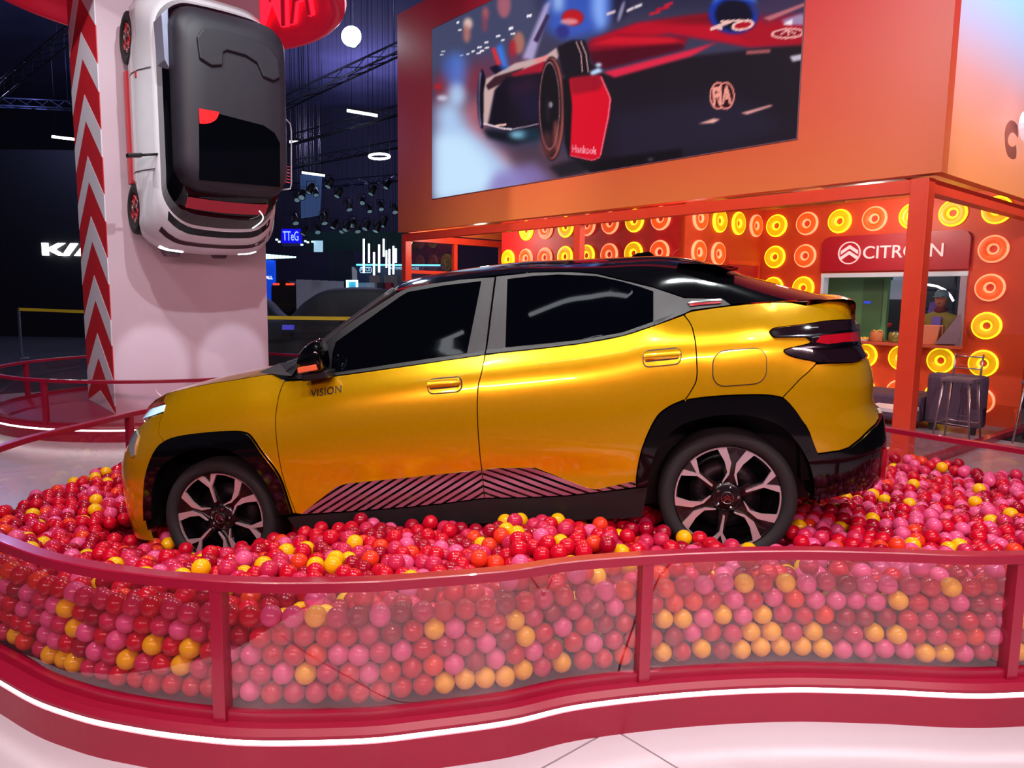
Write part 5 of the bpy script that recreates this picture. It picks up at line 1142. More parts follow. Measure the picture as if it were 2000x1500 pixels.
# ================================================================== COLUMN WITH CHEVRONS
CC0 = np.array([-4.719, 8.537, 0.]); CW_, CD_ = 1.875, 1.52; CZ0, CZ1 = .16, 8.4
M_COL = mat('column_white', (208, 186, 199), .5, var=.03, scale=2)
M_CHR = mat('chevron_red', (204, 30, 44), .45, var=.04); M_CHW = mat('chevron_white', (226, 222, 236), .45, var=.03)
column = empty('chevron_column', tuple(CC0), 'square white column with red and white chevrons on one side', 'column')
def cadd(name, mb, m, root=column, **k): o = mb.build(name, m, root, **k); o.location = -Vector(root.location); return o
cadd('shaft', MB().obox(CC0 + V2 * CW_ / 2 + V1 * CD_ / 2 + UP * (CZ0 + CZ1) / 2, V2, V1, UP, CW_ / 2, CD_ / 2, (CZ1 - CZ0) / 2), M_COL)
def chev(z0, th, m, off):
    h = CD_ / 2; dr = .53
    pl = [(0, z0 - dr), (h, z0), (CD_, z0 - dr), (CD_, z0 - dr - th), (h, z0 - th), (0, z0 - dr - th)]
    pl = [(a, max(CZ0 + .002, min(CZ1, b))) for a, b in pl]
    if max(b for a, b in pl) - min(b for a, b in pl) < .05: return
    lo = [p for p in pl]; cadd('chevron', MB().prism(lo, CC0, V1, UP, -V2, .0, off), m)
for k in range(12):
    z = 1.086 + .721 * (k - 1)
    if z - .53 - .31 > CZ1: continue
    chev(z, .307, M_CHW, .012); chev(z - .307, .414, M_CHR, .009)
# ---- ring sign hung round the column, letters on its inner face
M_SIGN = mat('ring_sign_red', (206, 30, 60), .35, var=.03, emit=.22, erg=(230, 30, 60)); M_NEON = glow('neon_red', (255, 40, 70), 1.0)
CCc = CC0 + V2 * CW_ / 2 + V1 * CD_ / 2; RS = 2.15; ZS0, ZS1 = 5.36, 6.75
rs = empty('ring_sign', tuple(CCc + UP * ZS0), 'big red ring sign with letters MA hung round the column', 'sign')
cadd('ring_band', MB().lathe([(RS - .10, ZS0 + .05), (RS - .05, ZS0), (RS + .05, ZS0), (RS + .10, ZS0 + .05), (RS + .10, ZS1), (RS - .10, ZS1)], (CCc[0], CCc[1], 0), (0, 0, 1), 96, closed=True), M_SIGN, rs)
cadd('edge_tube', MB().tube([(CCc[0] + (RS + .11) * math.cos(a), CCc[1] + (RS + .11) * math.sin(a), ZS0 + .12) for a in np.linspace(0, 2 * np.pi, 96, endpoint=False)], .012, 6, closed=True), glow('edge_pink', (255, 190, 200), 1.0), rs)
for ch, px in (('M', 548), ('A', 612)):
    best = min(((abs(proj((CCc[0] + RS * math.cos(a), CCc[1] + RS * math.sin(a), ZS0))[0] - px), a) for a in np.linspace(.0, math.pi, 400) if CCc[1] + RS * math.sin(a) > CCc[1] + .2)); a = best[1]
    n_ = -np.array([math.cos(a), math.sin(a), 0]); tx_ = np.cross(UP, n_)
    for nm, bold, m_, dp in (('letter', .02, M_NEON, .05), ('letter_face', -.012, M_SIGN, .07)):
        o = lettering(nm, ch, CCc + UP * (ZS0 + .24) - n_ * (RS - .15), tx_, UP, n_, .95 if nm == 'letter' else .90, m_, rs, depth=dp, width=.62 if nm == 'letter' else .55, bold=bold); o.location = -Vector(rs.location)
for k in range(3):
    a = 2 * math.pi * k / 3 + .4; cadd('hanger', MB().tube([(CCc[0] + RS * math.cos(a), CCc[1] + RS * math.sin(a), ZS1), (CCc[0] + RS * math.cos(a), CCc[1] + RS * math.sin(a), 11.9)], .006, 5), M_TBLK, rs)
# ================================================================== SMALL CAR HUNG NOSE DOWN ON THE COLUMN
NO = -V1; ami = empty('microcar', (0, 0, 0), 'small white and grey city car hung nose down on the column', 'car')
ami.matrix_world = Matrix(((V2[0], 0, NO[0], CC0[0]), (V2[1], 0, NO[1], CC0[1]), (0, 1, 0, 0), (0, 0, 0, 1)))
M_AW = mat('microcar_white', (226, 226, 234), .35, coat=.5, var=.02); M_AG = mat('microcar_grey', (48, 46, 57), .5, var=.04); M_AB = mat('microcar_glass', (6, 7, 14), .04, spec=.5); M_AR = mat('microcar_red', (196, 44, 56), .4)
def contour(u0, u1, v0, v1, r, bul=.07, n=9):
    P = np.array(dense([np.array(p) for p in rrect(u0, u1, v0, v1, r, n)], .06)); uc, hw, vm = (u0 + u1) / 2, (u1 - u0) / 2, (v0 + v1) / 2
    k = np.clip(1 - ((P[:, 0] - uc) / hw) ** 2, 0, 1); s = np.clip((vm - P[:, 1]) / (vm - v0), -1, 1); P[:, 1] -= np.where(s > 0, bul * k * s ** 2, -.6 * bul * k * s ** 2); return P
def resamp(P, n=120):
    Q = np.vstack([P, P[:1]]); L = np.concatenate([[0], np.cumsum(np.linalg.norm(np.diff(Q, axis=0), axis=1))]); s = np.linspace(0, L[-1], n, endpoint=False); return np.stack([np.interp(s, L, Q[:, k]) for k in (0, 1)], 1)
def stack(name, levels, m, cap0=False, cap1=False, parent=ami, bul=.07):
    n = 120; vs, fs = [], []
    for w_, *a in levels: vs += [(p[0], p[1], w_) for p in resamp(contour(*a, bul=bul), n)]
    for i in range(len(levels) - 1):
        for k in range(n): fs.append((i * n + k, i * n + (k + 1) % n, (i + 1) * n + (k + 1) % n, (i + 1) * n + k))
    if cap0: fs.append(tuple(range(n))[::-1])
    if cap1: fs.append(tuple((len(levels) - 1) * n + k for k in range(n)))
    return MB().add(vs, fs, True).build(name, m, parent)
BL = [(.27, .26, 1.67, 2.21, 4.82, .22), (.34, .225, 1.705, 2.165, 4.86, .26), (.55, .21, 1.72, 2.13, 4.88, .30), (.72, .23, 1.70, 2.16, 4.87, .32), (.84, .27, 1.66, 2.22, 4.82, .34), (.94, .305, 1.63, 2.30, 4.76, .34), (1.0, .33, 1.61, 2.38, 4.72, .34)]
abody = stack('body', BL, M_AW, True, True)
cut_o = []
for v in (2.55, 4.42):
    for u in (.24, 1.69):
        co_ = MB().lathe([(.0005, -.22), (.315, -.22), (.315, .22), (.0005, .22)], (u, v, .285), (1, 0, 0), 40).build('arch_cutter', None, ami); cut_o.append(co_); md = abody.modifiers.new('arch', 'BOOLEAN'); md.object = co_; md.solver = 'EXACT'
bpy.context.view_layer.update(); _me = bpy.data.meshes.new_from_object(abody.evaluated_get(bpy.context.evaluated_depsgraph_get())); abody.modifiers.clear(); abody.data = _me
for co_ in cut_o: bpy.data.objects.remove(co_)
stack('underbody', [(.03, .50, 1.44, 2.35, 4.70, .2), (.27, .42, 1.52, 2.30, 4.75, .2)], M_TBLK, True, True)
stack('glasshouse', [(.99, .34, 1.60, 2.40, 4.70, .32), (1.15, .37, 1.595, 2.55, 4.62, .28), (1.32, .40, 1.58, 2.70, 4.54, .25)], M_AB, True, True)
RL = [(1.30, .385, 1.60, 2.69, 4.56, .25), (1.42, .41, 1.58, 2.73, 4.52, .25), (1.48, .45, 1.54, 2.79, 4.45, .23), (1.505, .52, 1.47, 2.86, 4.37, .2), (1.51, .70, 1.30, 3.0, 4.2, .15)]
aroof = stack('roof', RL, M_AG, True, True, bul=.03)
def plate(name, uv, w0, w1, m, parent=ami, bevel=0): return MB().prism(uv, (0, 0, 0), (1, 0, 0), (0, 1, 0), (0, 0, 1), w0, w1).build(name, m, parent, bevel=bevel)
plate('roof_window', [(.60, 3.50), (1.28, 3.44), (1.40, 3.38), (1.46, 3.28), (1.45, 2.80), (.58, 2.78)], 1.50, 1.516, M_AB, aroof)
plate('red_quarter_disc', [(.60, 3.50)] + [(.60 + .20 * math.sin(a), 3.50 - .14 * math.cos(a) if 0 else 3.50 - .15 * math.cos(a)) for a in np.linspace(0, math.pi / 2, 10)], 1.514, 1.522, glow('red_disc', (235, 10, 20), .8), aroof)
rk = [(.62, 4.00), (.60, 4.20), (.66, 4.30), (.80, 4.33), (1.20, 4.31), (1.36, 4.27), (1.45, 4.16), (1.47, 3.98), (1.40, 3.93), (1.28, 3.95), (1.22, 4.08), (1.10, 4.13), (.90, 4.14), (.86, 4.11), (.85, 3.98), (.74, 3.95)]
plate('roof_rack_pad', rk, 1.49, 1.545, M_AG, aroof, bevel=.012)
# windscreen: red shelf seen through it, white light arc
wp = lambda u, q: (u, 2.375 + .285 * q - .07 * max(0, 1 - ((u - .97) / .63) ** 2) * (1 - q * .6), 1.01 + .31 * q + .006)
vs, fs = [], []; N = 14
for i in range(N + 1):
    u = .52 + (1.40 - .52) * i / N
    for q in (.58, .92): vs.append(wp(u, q))
for i in range(N): fs.append((2 * i, 2 * i + 2, 2 * i + 3, 2 * i + 1))
raw('red_shelf', vs, fs, mat('shelf_red', (176, 40, 60), .4, emit=.12), ami, True)
MB().tube([wp(1.30 + .09 * math.sin(t), .12 + .62 * t / math.pi) for t in np.linspace(0, math.pi * .95, 12)], .007, 6).build('light_arc', glow('arc_white', (220, 244, 240), 2.), ami)
# nose: black slit, lamps, side flutes
def nose_strip(name, wa, wb, ua, ub, m, off=.006):
    def at(w_, u):
        lv = [np.interp(w_, [l[0] for l in BL], [l[k] for l in BL]) for k in range(1, 6)]; uc, hw = (lv[0] + lv[1]) / 2, (lv[1] - lv[0]) / 2; P = resamp(contour(*lv), 240); P = P[P[:, 1] < 3.2]; i = np.argmin(np.abs(P[:, 0] - u)); return (P[i][0], P[i][1] - off, w_)
    vs, fs = [], []; N = 18
    for i in range(N + 1):
        u = ua + (ub - ua) * i / N; vs += [at(wa, u), at(wb, u)]
    for i in range(N): fs.append((2 * i, 2 * i + 2, 2 * i + 3, 2 * i + 1))
    return raw(name, vs, fs, m, ami, True)
nose_strip('grille_slit', .80, .86, .36, 1.60, mat('microcar_slit', (58, 36, 46), .4))
nose_strip('scuttle', .95, 1.0, .40, 1.54, M_AB)
nose_strip('headlamp', .52, .60, .40, .66, glow('microcar_lamp', (245, 252, 255), 3.5)); nose_strip('headlamp', .50, .58, 1.30, 1.54, glow('microcar_lamp', (245, 252, 255), 3.5))
for a, b in ((.46, .72), (1.02, 1.26)): plate('bumper_pad', [(a, 2.14), (b, 2.14), (b - .06, 2.03), (a + .06, 2.03)], .30, .44, mat('bumper_plum', (86, 52, 66), .5), bevel=.01)
# left flank: dark window over the door, grey rear panel with three red bars, red door base, seams, mirror
plate('rear_side_panel', [(.40, 4.50), (.33, 4.42), (.345, 3.98), (.39, 3.90)], 1.00, 1.30, mat('microcar_silver', (150, 156, 184), .35, metal=.2), bevel=.01)
for k in range(3): MB().obox((.352 + .002 * k, 4.27 - .008 * k, 1.08 + .055 * k), (1, 0, 0), (0, 1, 0), (0, 0, 1), .012, .085, .016).build('red_bar', M_AR, ami)
MB().obox((.235, 3.45, .235), (1, 0, 0), (0, 1, 0), (0, 0, 1), .03, .62, .055).build('door_base', M_AR, ami, bevel=.01)
MB().obox((.222, 3.95, .66), (1, 0, 0), (0, 1, 0), (0, 0, 1), .006, .035, .03).build('door_button', M_AR, ami, bevel=.004)
for v in (3.98, 2.93): MB().tube([(.235, v, .30), (.205, v, .55), (.226, v, .72), (.30, v, .95)], .004, 5).build('door_seam', M_TBLK, ami)
MB().tube([(.33, 3.08, .98), (.16, 3.05, .96)], .014, 6).build('mirror_arm', M_TBLK, ami); MB().obox((.10, 3.04, .95), (1, .15, 0), (-.15, 1, 0), (0, 0, 1), .07, .02, .05).build('mirror', M_TBLK, ami, bevel=.01)
# right door window swung out, as a thin loop
lp = [(1.60, 3.62, 1.2), (1.68, 3.62, 1.2), (1.73, 3.58, 1.19), (1.74, 3.50, 1.19), (1.735, 2.90, 1.17), (1.72, 2.84, 1.17), (1.60, 2.82, 1.16)]
MB().tube(lp, .010, 6).build('window_loop', mat('loop_pale', (210, 214, 226), .3, metal=.5), ami)
for k in range(6): MB().tube([(1.61, 3.10 - .035 * k, 1.17), (1.72, 3.095 - .037 * k, 1.17)], .004, 5).build('red_strap', glow('strap_red', (220, 50, 60), .7), ami)
for v in (2.55, 4.42):
    for u, sg_ in ((.24, -1), (1.69, 1)):
        t = MB().lathe([(.18, -.13), (.26, -.14), (.283, -.11), (.285, -.03), (.275, .0), (.24, .012), (.195, .0), (.18, -.03)], (u + sg_ * .01, v, .285), (sg_, 0, 0), 40).build('wheel', M_TYRE, ami)
        MB().lathe([(.19, -.02), (.185, -.05), (.0005, -.05)], (u + sg_ * .01, v, .285), (sg_, 0, 0), 28).build('rim_disc', mat('microcar_rim', (60, 34, 40), .35, metal=.5), t)
        for k in range(6):
            a = math.pi * k / 3; c = (u + sg_ * .002, v + .105 * math.cos(a), .285 + .105 * math.sin(a)); MB().lathe([(.052, -.03), (.056, .0), (.044, .006), (.040, -.02)], c, (sg_, 0, 0), 18).build('rim_ring', mat('rim_accent', (170, 120, 120), .3, metal=.7) if k % 2 else M_AR, t)
        MB().lathe([(.045, -.02), (.04, .008), (.0005, .012)], (u, v, .285), (sg_, 0, 0), 16).build('hub', mat('microcar_rim', (60, 34, 40), .35), t)
# ================================================================== THE HALL BEHIND
def quad_at(name, pts, depth, m, label, cat, th=.06, group=None, root=None, hold=None):
    """board whose face stands square to the hall at the given distance; hold: 'wire' to the ceiling or 'floor'"""
    P = [on_y(x, y, depth) for x, y in pts]; uv = [(p[0], p[2]) for p in P]; zb_ = min(b for a, b in uv); ztop = max(b for a, b in uv)
    if hold == 'floor': uv = [(a, -.02 if b < (zb_ + ztop) / 2 else b) for a, b in uv]
    mb = MB().prism(uv, (0, depth, 0), (1, 0, 0), UP, (0, 1, 0), 0, th)
    if hold == 'wire':
        xa, xb = min(a for a, b in uv), max(a for a, b in uv)
        for x_ in (xa + (xb - xa) * .15, xa + (xb - xa) * .85): mb.box(x_ - .006, x_ + .006, depth + th / 2 - .006, depth + th / 2 + .006, ztop - .05, 11.99)
    o = mb.build(name, m, root)
    if hold == 'wire':
        o.data.materials.append(M_TBLK)
        for p_ in o.data.polygons:
            if abs(p_.normal.z) < .5 and p_.center.z > ztop or p_.center.z > 11: p_.material_index = 1
    return tag(o, label, cat, group) if label else o
def rect_at(name, x0, x1, y0, y1, depth, m, label, cat, th=.06, group=None, root=None, hold=None): return quad_at(name, [(x0, y0), (x1, y0), (x1, y1), (x0, y1)], depth, m, label, cat, th, group, root, hold)
M_HB = mat('hall_black_booth', (12, 12, 20), .6, var=.2); M_HG = mat('hall_grey', (70, 74, 88), .6); M_WGLOW = glow('hall_white_glow', (250, 252, 255), 3.0)
# black booth on the left with a white illuminated name
def up_px(x, y, d): return on_y(x, y, d)
a, b = on_y(-700, 560, 26), on_y(470, 560, 26)
tag(MB().box(a[0], b[0], 26, 26.5, -.02, 6.5).build('black_stand_wall', M_HB), 'tall black stand wall behind the chevron column', 'wall')
d = 25.99; k0, k1, kz0, kz1 = on_y(85, 499, d), on_y(196, 476, d), None, None
h = k1[2] - k0[2]; wd = k1[0] - k0[0]
ks = empty('illuminated_name', (k0[0], d, k0[2]), 'white glowing slanted lettering on the black stand wall', 'sign')
for nm, pl in (('letter', [(0, 0), (.10, 0), (.10, .42), (.28, 0), (.40, 0), (.22, .5), (.40, 1), (.28, 1), (.10, .58), (.10, 1), (0, 1)]), ('letter', [(.34, .0), (.45, 0), (.62, 1), (.50, 1)]), ('letter', [(.55, 0), (.66, 0), (.80, .8), (.90, 0), (1, 0), (.86, 1), (.74, 1)])):
    MB().prism([(p * wd, q * h) for p, q in pl], (0, 0, 0), (1, 0, 0), UP, (0, 1, 0), -.08, 0).build(nm, M_WGLOW, ks)
# tape barriers
M_TAPE = mat('tape_yellow', (196, 170, 40), .5, emit=.12); M_POSTM = mat('barrier_steel', (150, 150, 160), .35, metal=.8)
def tape(p0, p1, y, depth, label):
    a, b = on_y(*p0, depth), on_y(*p1, depth); o = empty('tape_barrier', (a[0], depth, 0), label, 'barrier')
    t = MB().obox((a + b) / 2, (b - a) / np.linalg.norm(b - a), (0, 1, 0), UP, np.linalg.norm(b - a) / 2, .005, .035).build('tape', M_TAPE, o); t.location = -Vector(o.location)
    for p in (a, b):
        t = MB().lathe([(.16, 0), (.16, .02), (.03, .03), (.03, p[2] + .04), (.0005, p[2] + .05)], (p[0], depth, -.02), n=14).build('post', M_POSTM, o); t.location = -Vector(o.location)
tape((36, 604), (250, 612), 0, 17.5, 'steel post barrier with yellow tape left of the column'); tape((480, 620), (760, 623), 0, 14.5, 'steel post barrier with yellow tape in front of the draped car')
# cars under black covers
M_DRAPE = mat('drape_black', (20, 20, 27), .7, var=.3, scale=4, bump=.3)
def draped(px, depth, length, height, label, flip=1):
    c = on_y(px, 600, depth); prof = [(-.5, .42), (-.40, .56), (-.24, .62), (-.12, .92), (.02, 1.0), (.22, .97), (.36, .72), (.46, .60), (.5, .40)]
    secs = []
    for x, hh in catmull(prof, 5):
        z = hh * height; w_ = .92 * (1 - .25 * abs(x * 2) ** 4)
        secs.append([(c[0] + flip * x * length, c[1] - w_ + .05 * math.sin(x * 40), -.02), (c[0] + flip * x * length, c[1] - w_ * .93, z * .55), (c[0] + flip * x * length, c[1] - w_ * .70, z * .93), (c[0] + flip * x * length, c[1], z), (c[0] + flip * x * length, c[1] + w_ * .7, z * .93), (c[0] + flip * x * length, c[1] + w_ * .93, z * .55), (c[0] + flip * x * length, c[1] + w_, -.02)])
    n = 7; vs = [p for s_ in secs for p in s_]; fs = [(i * n + k, i * n + k + 1, (i + 1) * n + k + 1, (i + 1) * n + k) for i in range(len(secs) - 1) for k in range(n - 1)] + [tuple(range(n)), tuple((len(secs) - 1) * n + k for k in range(n))[::-1]]
    o = MB().add(vs, fs, True).build('covered_car', M_DRAPE); return tag(o, label, 'car')
draped(672, 16.2, 4.9, 1.78, 'car hidden under a black cover behind the yellow tape'); draped(470, 19.2, 4.6, 1.72, 'second car under a black cover close behind the column', -1)
rect_at('floor_lamp_blue', 551, 572, 635, 644, 15.0, glow('blue_light', (70, 66, 190), .5), 'small blue light box low beside the covered car', 'lamp', .1)
# far stands: blue wall, canopy, neon sign, light bars, boards
D = 30.
rect_at('blue_stand_wall', 505, 534, 508, 566, D, mat('stand_blue', (20, 70, 210), .5, emit=.7, erg=(14, 70, 220)), 'bright blue far stand wall beside the column', 'wall', .3, hold='floor')
lettering('small_lettering', 'PIAGGIO' if 0 else 'ALL', on_y(526, 545, D) + np.array([0, -.02, 0]), (1, 0, 0), UP, (0, -1, 0), .12, M_WGLOW)['label'] = 'tiny white lettering on the blue far stand wall'
bpy.data.objects['small_lettering']['category'] = 'lettering'
can = empty('lit_canopy', tuple(on_y(545, 506, D)), 'pale cyan lit canopy edge of a far stand', 'canopy')
for i in range(9):
    x = 516 + i * 7; o = rect_at('canopy_lamp', x, x + 5.5, 496 + i * .6, 506 - i * .3, D - .2, glow('cyan_white', (190, 250, 255), 2.4), None, None, .05, root=can, hold='wire' if i % 4 == 0 else None); o.location = -Vector(can.location)
ns = empty('neon_sign', tuple(on_y(568, 476, D)), 'deep blue neon sign box with pale outlined letters', 'sign')
o = rect_at('sign_box', 549.5, 586, 447, 475, D - .4, glow('neon_blue_box', (14, 10, 190), 1.3), None, None, .3, root=ns, hold='wire'); o.location = -Vector(ns.location)
o = lettering('lettering', 'TTeG', on_y(568, 470, D - .42), (1, 0, 0), UP, (0, -1, 0), on_y(0, 452, D)[2] - on_y(0, 470, D)[2], glow('neon_pale', (120, 150, 255), 2.2), ns, width=.62, depth=.02); o.location = -Vector(ns.location)
o = rect_at('sign_base', 551, 586, 475, 480, D - .4, mat('sign_grey', (110, 120, 170), .5), None, None, .3, root=ns); o.location = -Vector(ns.location)
for i, (x, y) in enumerate(((540, 468), (545, 472), (596, 471), (601, 473), (589.5, 478), (610, 472))): rect_at('truss_lamp', x - 2, x + 2, y - 1.6, y + 1.6, D - .3, glow('cyan_white', (190, 250, 255), 2.4), 'tiny cyan white lamp beside the blue neon sign', 'lamp', .05, 'lamps beside the blue neon sign', hold='wire')
rect_at('hanging_banner', 613, 630, 470, 492, D - .2, glow('banner_pale', (170, 214, 240), .8), 'pale square banner hanging in the far hall', 'banner', hold='wire')
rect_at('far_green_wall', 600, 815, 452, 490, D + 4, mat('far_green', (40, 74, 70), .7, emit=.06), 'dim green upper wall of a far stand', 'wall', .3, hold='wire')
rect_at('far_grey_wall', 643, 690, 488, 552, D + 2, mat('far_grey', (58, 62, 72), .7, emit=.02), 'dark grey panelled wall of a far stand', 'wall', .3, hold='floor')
M_BAR = glow('light_bar_white', (236, 255, 250), 3.2)
for x, y0, y1 in ((1128, 250, 605), (1182, 300, 500), (1235, 390, 630), (1288, 310, 600), (1335, 250, 435), (1365, 370, 550), (1395, 355, 625), (1437, 325, 620), (1463, 350, 500)):
    X, Ya, Yb = 500 + x / 5.356, 420 + y0 / 5.356, 420 + y1 / 5.356; p, q = on_y(X, Ya, 27), on_y(X, Yb, 27)
    o = empty('light_bar', tuple(q)); MB().tube([(0, 0, 0), p - q], .035, 8).build('tube', M_BAR, o); MB().tube([p - q, (p[0] - q[0], p[1] - q[1], 11.99 - q[2])], .006, 5).build('wire', M_TBLK, o); tag(o, 'slim vertical white light bar hanging in the far hall', 'lamp', 'vertical light bars in the far hall')
p, q = on_y(696, 517, 28.15), on_y(860, 518, 28.15); tag(MB().tube([p, q], .03, 8).build('cyan_light_line', glow('cyan_line', (90, 220, 250), 2.5)), 'long cyan light line above the far stand boards', 'lamp')
rect_at('blue_fascia_board', 690, 870, 519, 537, 28.2, mat('fascia_navy', (20, 40, 76), .5, emit=.15), 'navy fascia board under the cyan light line', 'board', .1, hold='floor')
ps = empty('outlined_sign', tuple(on_y(714, 531, 28)), 'small round cornered outlined sign in the far hall', 'sign')
o = lettering('lettering', 'PACE', on_y(714, 529.5, 28.198), (1, 0, 0), UP, (0, -1, 0), .13, glow('pale_blue', (170, 214, 240), 1.1), ps, width=.36); o.location = -Vector(ps.location)
o = MB().tube([on_y(x, y, 28.19) for x, y in ((704, 522), (724, 522), (725.5, 525), (725.5, 530), (724, 532.5), (704, 532.5), (703, 530), (703, 525))], .012, 5, closed=True).build('outline', glow('pale_blue', (170, 214, 240), 1.1), ps); o.location = -Vector(ps.location)
o = lettering('fascia_lettering', 'AUTOMOTIVE SERVICES', on_y(790, 526.5, 28.198), (1, 0, 0), UP, (0, -1, 0), .09, glow('pale_blue', (170, 214, 240), 1.1), width=1.1); tag(o, 'small pale lettering on the navy fascia board', 'lettering')
bar = empty('white_barrier', tuple(on_y(625, 563, 24)), 'row of pale grey barrier panels in the far hall', 'barrier')
for i in range(6):
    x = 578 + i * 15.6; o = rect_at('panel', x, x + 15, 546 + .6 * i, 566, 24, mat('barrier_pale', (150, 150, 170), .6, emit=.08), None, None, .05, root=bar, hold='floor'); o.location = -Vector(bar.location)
fl = [(687, 521), (692, 522), (697, 529), (700, 540), (701, 553), (695, 553), (691, 538)]
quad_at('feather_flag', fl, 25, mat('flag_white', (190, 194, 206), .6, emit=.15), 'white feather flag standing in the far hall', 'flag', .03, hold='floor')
kf = empty('lit_kiosk', tuple(on_y(687, 566, 23)), 'kiosk with a glowing pale cyan frame in the far hall', 'kiosk')
for x0, x1, y0, y1 in ((676, 679, 548, 566), (695, 698, 548, 566), (676, 698, 547, 550)): o = rect_at('frame_bar', x0, x1, y0, y1, 23, glow('cyan_white', (190, 250, 255), 2.4), None, None, .1, root=kf, hold='floor' if y1 > 560 else None); o.location = -Vector(kf.location)
o = rect_at('screen', 679, 695, 550, 566, 23.1, mat('kiosk_screen', (60, 140, 170), .4, emit=.5), None, None, .05, root=kf, hold='floor'); o.location = -Vector(kf.location)
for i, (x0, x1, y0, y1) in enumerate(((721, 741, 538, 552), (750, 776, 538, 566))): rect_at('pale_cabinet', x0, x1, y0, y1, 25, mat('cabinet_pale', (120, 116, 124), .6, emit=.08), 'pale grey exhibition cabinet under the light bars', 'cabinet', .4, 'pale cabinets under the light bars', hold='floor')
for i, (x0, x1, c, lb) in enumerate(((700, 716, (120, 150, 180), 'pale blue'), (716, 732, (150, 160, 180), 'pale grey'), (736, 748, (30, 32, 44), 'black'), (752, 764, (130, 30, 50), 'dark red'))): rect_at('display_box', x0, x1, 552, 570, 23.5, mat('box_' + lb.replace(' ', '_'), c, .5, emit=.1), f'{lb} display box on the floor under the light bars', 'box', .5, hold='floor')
rl = empty('red_lit_car', tuple(on_y(555, 558, 26)), 'far car with glowing red tail lights near the blue stand', 'car')
pts_ = [on_y(x, y, 26) for x, y in ((530, 560), (533, 554), (545, 549), (560, 548), (572, 553), (578, 556), (578, 680), (530, 680))]; pts_ = [np.array([p[0], p[1], max(p[2], -.02)]) for p in pts_]
o = MB().prism([(p[0], p[2]) for p in pts_], (0, 26, 0), (1, 0, 0), UP, (0, 1, 0), 0, 1.6).build('body', mat('far_car_black', (30, 18, 22), .3, coat=1.), rl); o.location = -Vector(rl.location)
for x0, x1 in ((533, 545), (558, 574)): o = rect_at('tail_light', x0, x1, 553, 557, 25.95, glow('far_red', (240, 60, 40), 1.6), None, None, .04, root=rl); o.location = -Vector(rl.location)
# ---- lighting trusses, lamps and tubes under the ceiling
M_TRUSS = mat('truss_steel', (64, 70, 96), .45, metal=.7)
def truss(a, b, label, s=.30):
    a, b = np.array(a, float), np.array(b, float); t = (b - a) / np.linalg.norm(b - a); u = np.cross(UP, t); u /= np.linalg.norm(u); L = np.linalg.norm(b - a); o = empty('lighting_truss', tuple(a), label, 'truss')
    off = [u * s / 2, -u * s / 2, UP * s * .87]
    for k in off: q = MB().tube([a + k, b + k], .024, 6).build('chord', M_TRUSS, o); q.location = -Vector(o.location)
    mb = MB(); n = int(L / .5)
    for i in range(n):
        p, q = a + t * L * i / n, a + t * L * (i + 1) / n
        for k, l in ((0, 2), (2, 1), (1, 0)): mb.tube([p + off[k], q + off[l]], .011, 4, cap=False)
    q = mb.build('lattice', M_TRUSS, o); q.location = -Vector(o.location)
    for f_ in (.12, .88): e = a + t * L * f_; q = MB().tube([e + UP * s * .8, (e[0], e[1], 11.99)], .008, 5).build('hanger', M_TRUSS, o); q.location = -Vector(o.location)
    return o
def tz(px, py, y): return on_y(px, py, y)
truss(tz(545, 215, 17), tz(800, 95, 17), 'steel lighting truss rising past the bright spotlight'); truss(tz(560, 285, 20), tz(900, 190, 22), 'steel lighting truss running behind the tube lamp')
truss(tz(540, 335, 24), tz(900, 265, 27), 'long steel lighting truss high in the far hall'); truss(tz(-100, 260, 20), tz(150, 60, 16), 'steel lighting truss left of the column')
truss(tz(-60, 205, 24), tz(160, 215, 24), 'level steel lighting truss left of the column'); truss(tz(560, 372, 30), tz(800, 352, 30), 'lowest steel lighting truss over the far stands')
M_FIX = mat('fixture_black', (16, 16, 22), .5)
def fixture(px, py, depth, tilt, label, grp, lit=None, sc_=1.0):
    p = on_y(px, py, depth); o = empty('spotlight', tuple(p), label, 'lamp', grp); s = .2
    dirv = Vector((math.sin(tilt) * .5, -.6, -1 + .4 * math.cos(tilt * 2))).normalized()
    MB().lathe([(.0005, -.16), (.07, -.15), (.09, -.02), (.11, .16), (.10, .18), (.085, .17)], (0, 0, 0), dirv, 14).build('can', M_FIX, o)
    MB().lathe([(.085, .165), (.0005, .168)], (0, 0, 0), dirv, 14).build('lens', lit or mat('lens_dim', (150, 190, 210), .2, emit=.25), o)
    MB().tube([(-.12, 0, 0), (-.12, 0, .2), (.12, 0, .2), (.12, 0, 0)], .012, 5).build('yoke', M_FIX, o)
    MB().tube([(0, 0, .2), (0, 0, (11.99 - p[2]) / sc_)], .0022, 4).build('hook', M_FIX, o); return o
rr = random.Random(5)
for i in range(26):
    x, y = 575 + 200 * ((i * 7) % 26) / 26 + rr.uniform(-3, 3), rr.uniform(355, 452); fixture(x, y, 20.5 + i * .22, rr.uniform(-1.5, 1.5), 'small black hall spotlight hanging among the far trusses', 'black hall spotlights among the far trusses')
# the bright lamp beside the ring sign
bl = fixture(690, 77, 15.5, .2, 'blazing cold white spotlight beside the red ring sign', None)
p = on_y(690, 77, 15.2); MB().lathe([(.0005, -.2), (.14, -.14), (.20, 0), (.14, .14), (.0005, .2)], (0, 0, 0), (0, 1, 0), 24).build('glowing_lens', glow('blazing', (225, 246, 255), 30), bl).location = (0, -.18, 0)
l = bpy.data.lights.new('blazing_spot', 'POINT'); l.energy = 300; l.color = (.75, .88, 1); l.shadow_soft_size = .15; lo = bpy.data.objects.new('blazing_spot', l); COL.objects.link(lo); lo.location = p + np.array([0, -.5, 0])
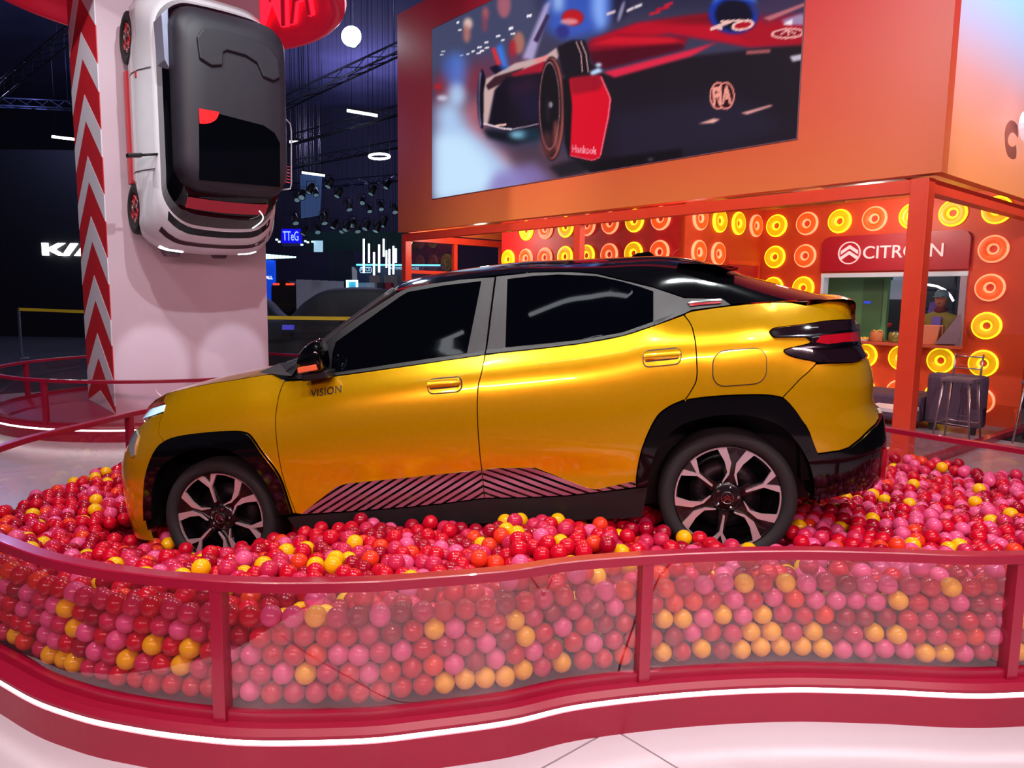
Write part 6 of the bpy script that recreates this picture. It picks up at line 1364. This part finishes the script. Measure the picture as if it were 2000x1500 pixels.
# ceiling tubes: the visible ones, and their row on over the stand
M_TUBE = glow('ceiling_tube', (240, 248, 255), 9)
def tube_lamp(a, b, label, grp=None):
    o = empty('tube_lamp', tuple((np.array(a) + np.array(b)) / 2), label, 'lamp', grp); c = np.array(o.location); a, b = np.array(a) - c, np.array(b) - c
    MB().tube([a, b], .035, 8).build('tube', M_TUBE, o); MB().obox((0, 0, .06), (b - a) / np.linalg.norm(b - a), np.cross(UP, (b - a) / np.linalg.norm(b - a)), UP, np.linalg.norm(b - a) / 2, .05, .025).build('housing', M_FIX, o)
    for f_ in (.15, .85): e = a + (b - a) * f_; MB().tube([(e[0], e[1], e[2] + .08), (e[0], e[1], 11.98 - c[2])], .006, 5).build('wire', M_FIX, o)
tube_lamp(tz(678, 216, 20), tz(737, 226, 20), 'white ceiling tube lamp near the booth edge'); tube_lamp(tz(102, 267, 22), tz(152, 273, 22), 'white ceiling tube lamp left of the column'); tube_lamp(tz(566, 277, 24), tz(590, 278, 24), 'short white ceiling tube lamp beside the microcar')
tube_lamp(tz(590, 337, 26), tz(634, 343, 26), 'white ceiling tube lamp low over the far stands')
rl_ = [on_y(741 + 20 * math.cos(a) + 0, 305.5 + 5 * math.sin(a), 22) for a in np.linspace(0, 2 * np.pi, 24, endpoint=False)]
mbo = MB().tube(rl_, .035, 6, closed=True)
for k_ in (0, 12): mbo.tube([rl_[k_], (rl_[k_][0], rl_[k_][1], 11.99)], .006, 5)
ovl = mbo.build('oval_ceiling_lamp', M_TUBE); ovl.data.materials.append(M_FIX)
for p_ in ovl.data.polygons: p_.material_index = int(p_.center.z > rl_[0][2] + .3)
tag(ovl, 'oval white ceiling ring lamp under the trusses', 'lamp')
for i, (x, y) in enumerate(((-5.0, -2.5), (-2.3, -2.0), (2.6, -3.2), (6.4, -2.4), (-3.6, 1.2), (4.8, .6))): tube_lamp((x - .6, y, 7.6), (x + .6, y + .35, 7.6), 'white ceiling tube lamp over the ball pit stand', 'ceiling tubes over the ball pit stand')
for (x0, x1, y0, y1, dd, c) in ((586, 628, 338, 420, 28, (80, 110, 170)),): quad_at('hanging_screen', [(x0, y0 + 4), (x1, y0), (x1 - 4, y1), (x0 + 2, y1 + 6)], dd, mat('screen_dim', c, .4, emit=.25), 'dim blue hanging screen among the far trusses', 'screen', .1, hold='wire')
bpy.context.view_layer.update()
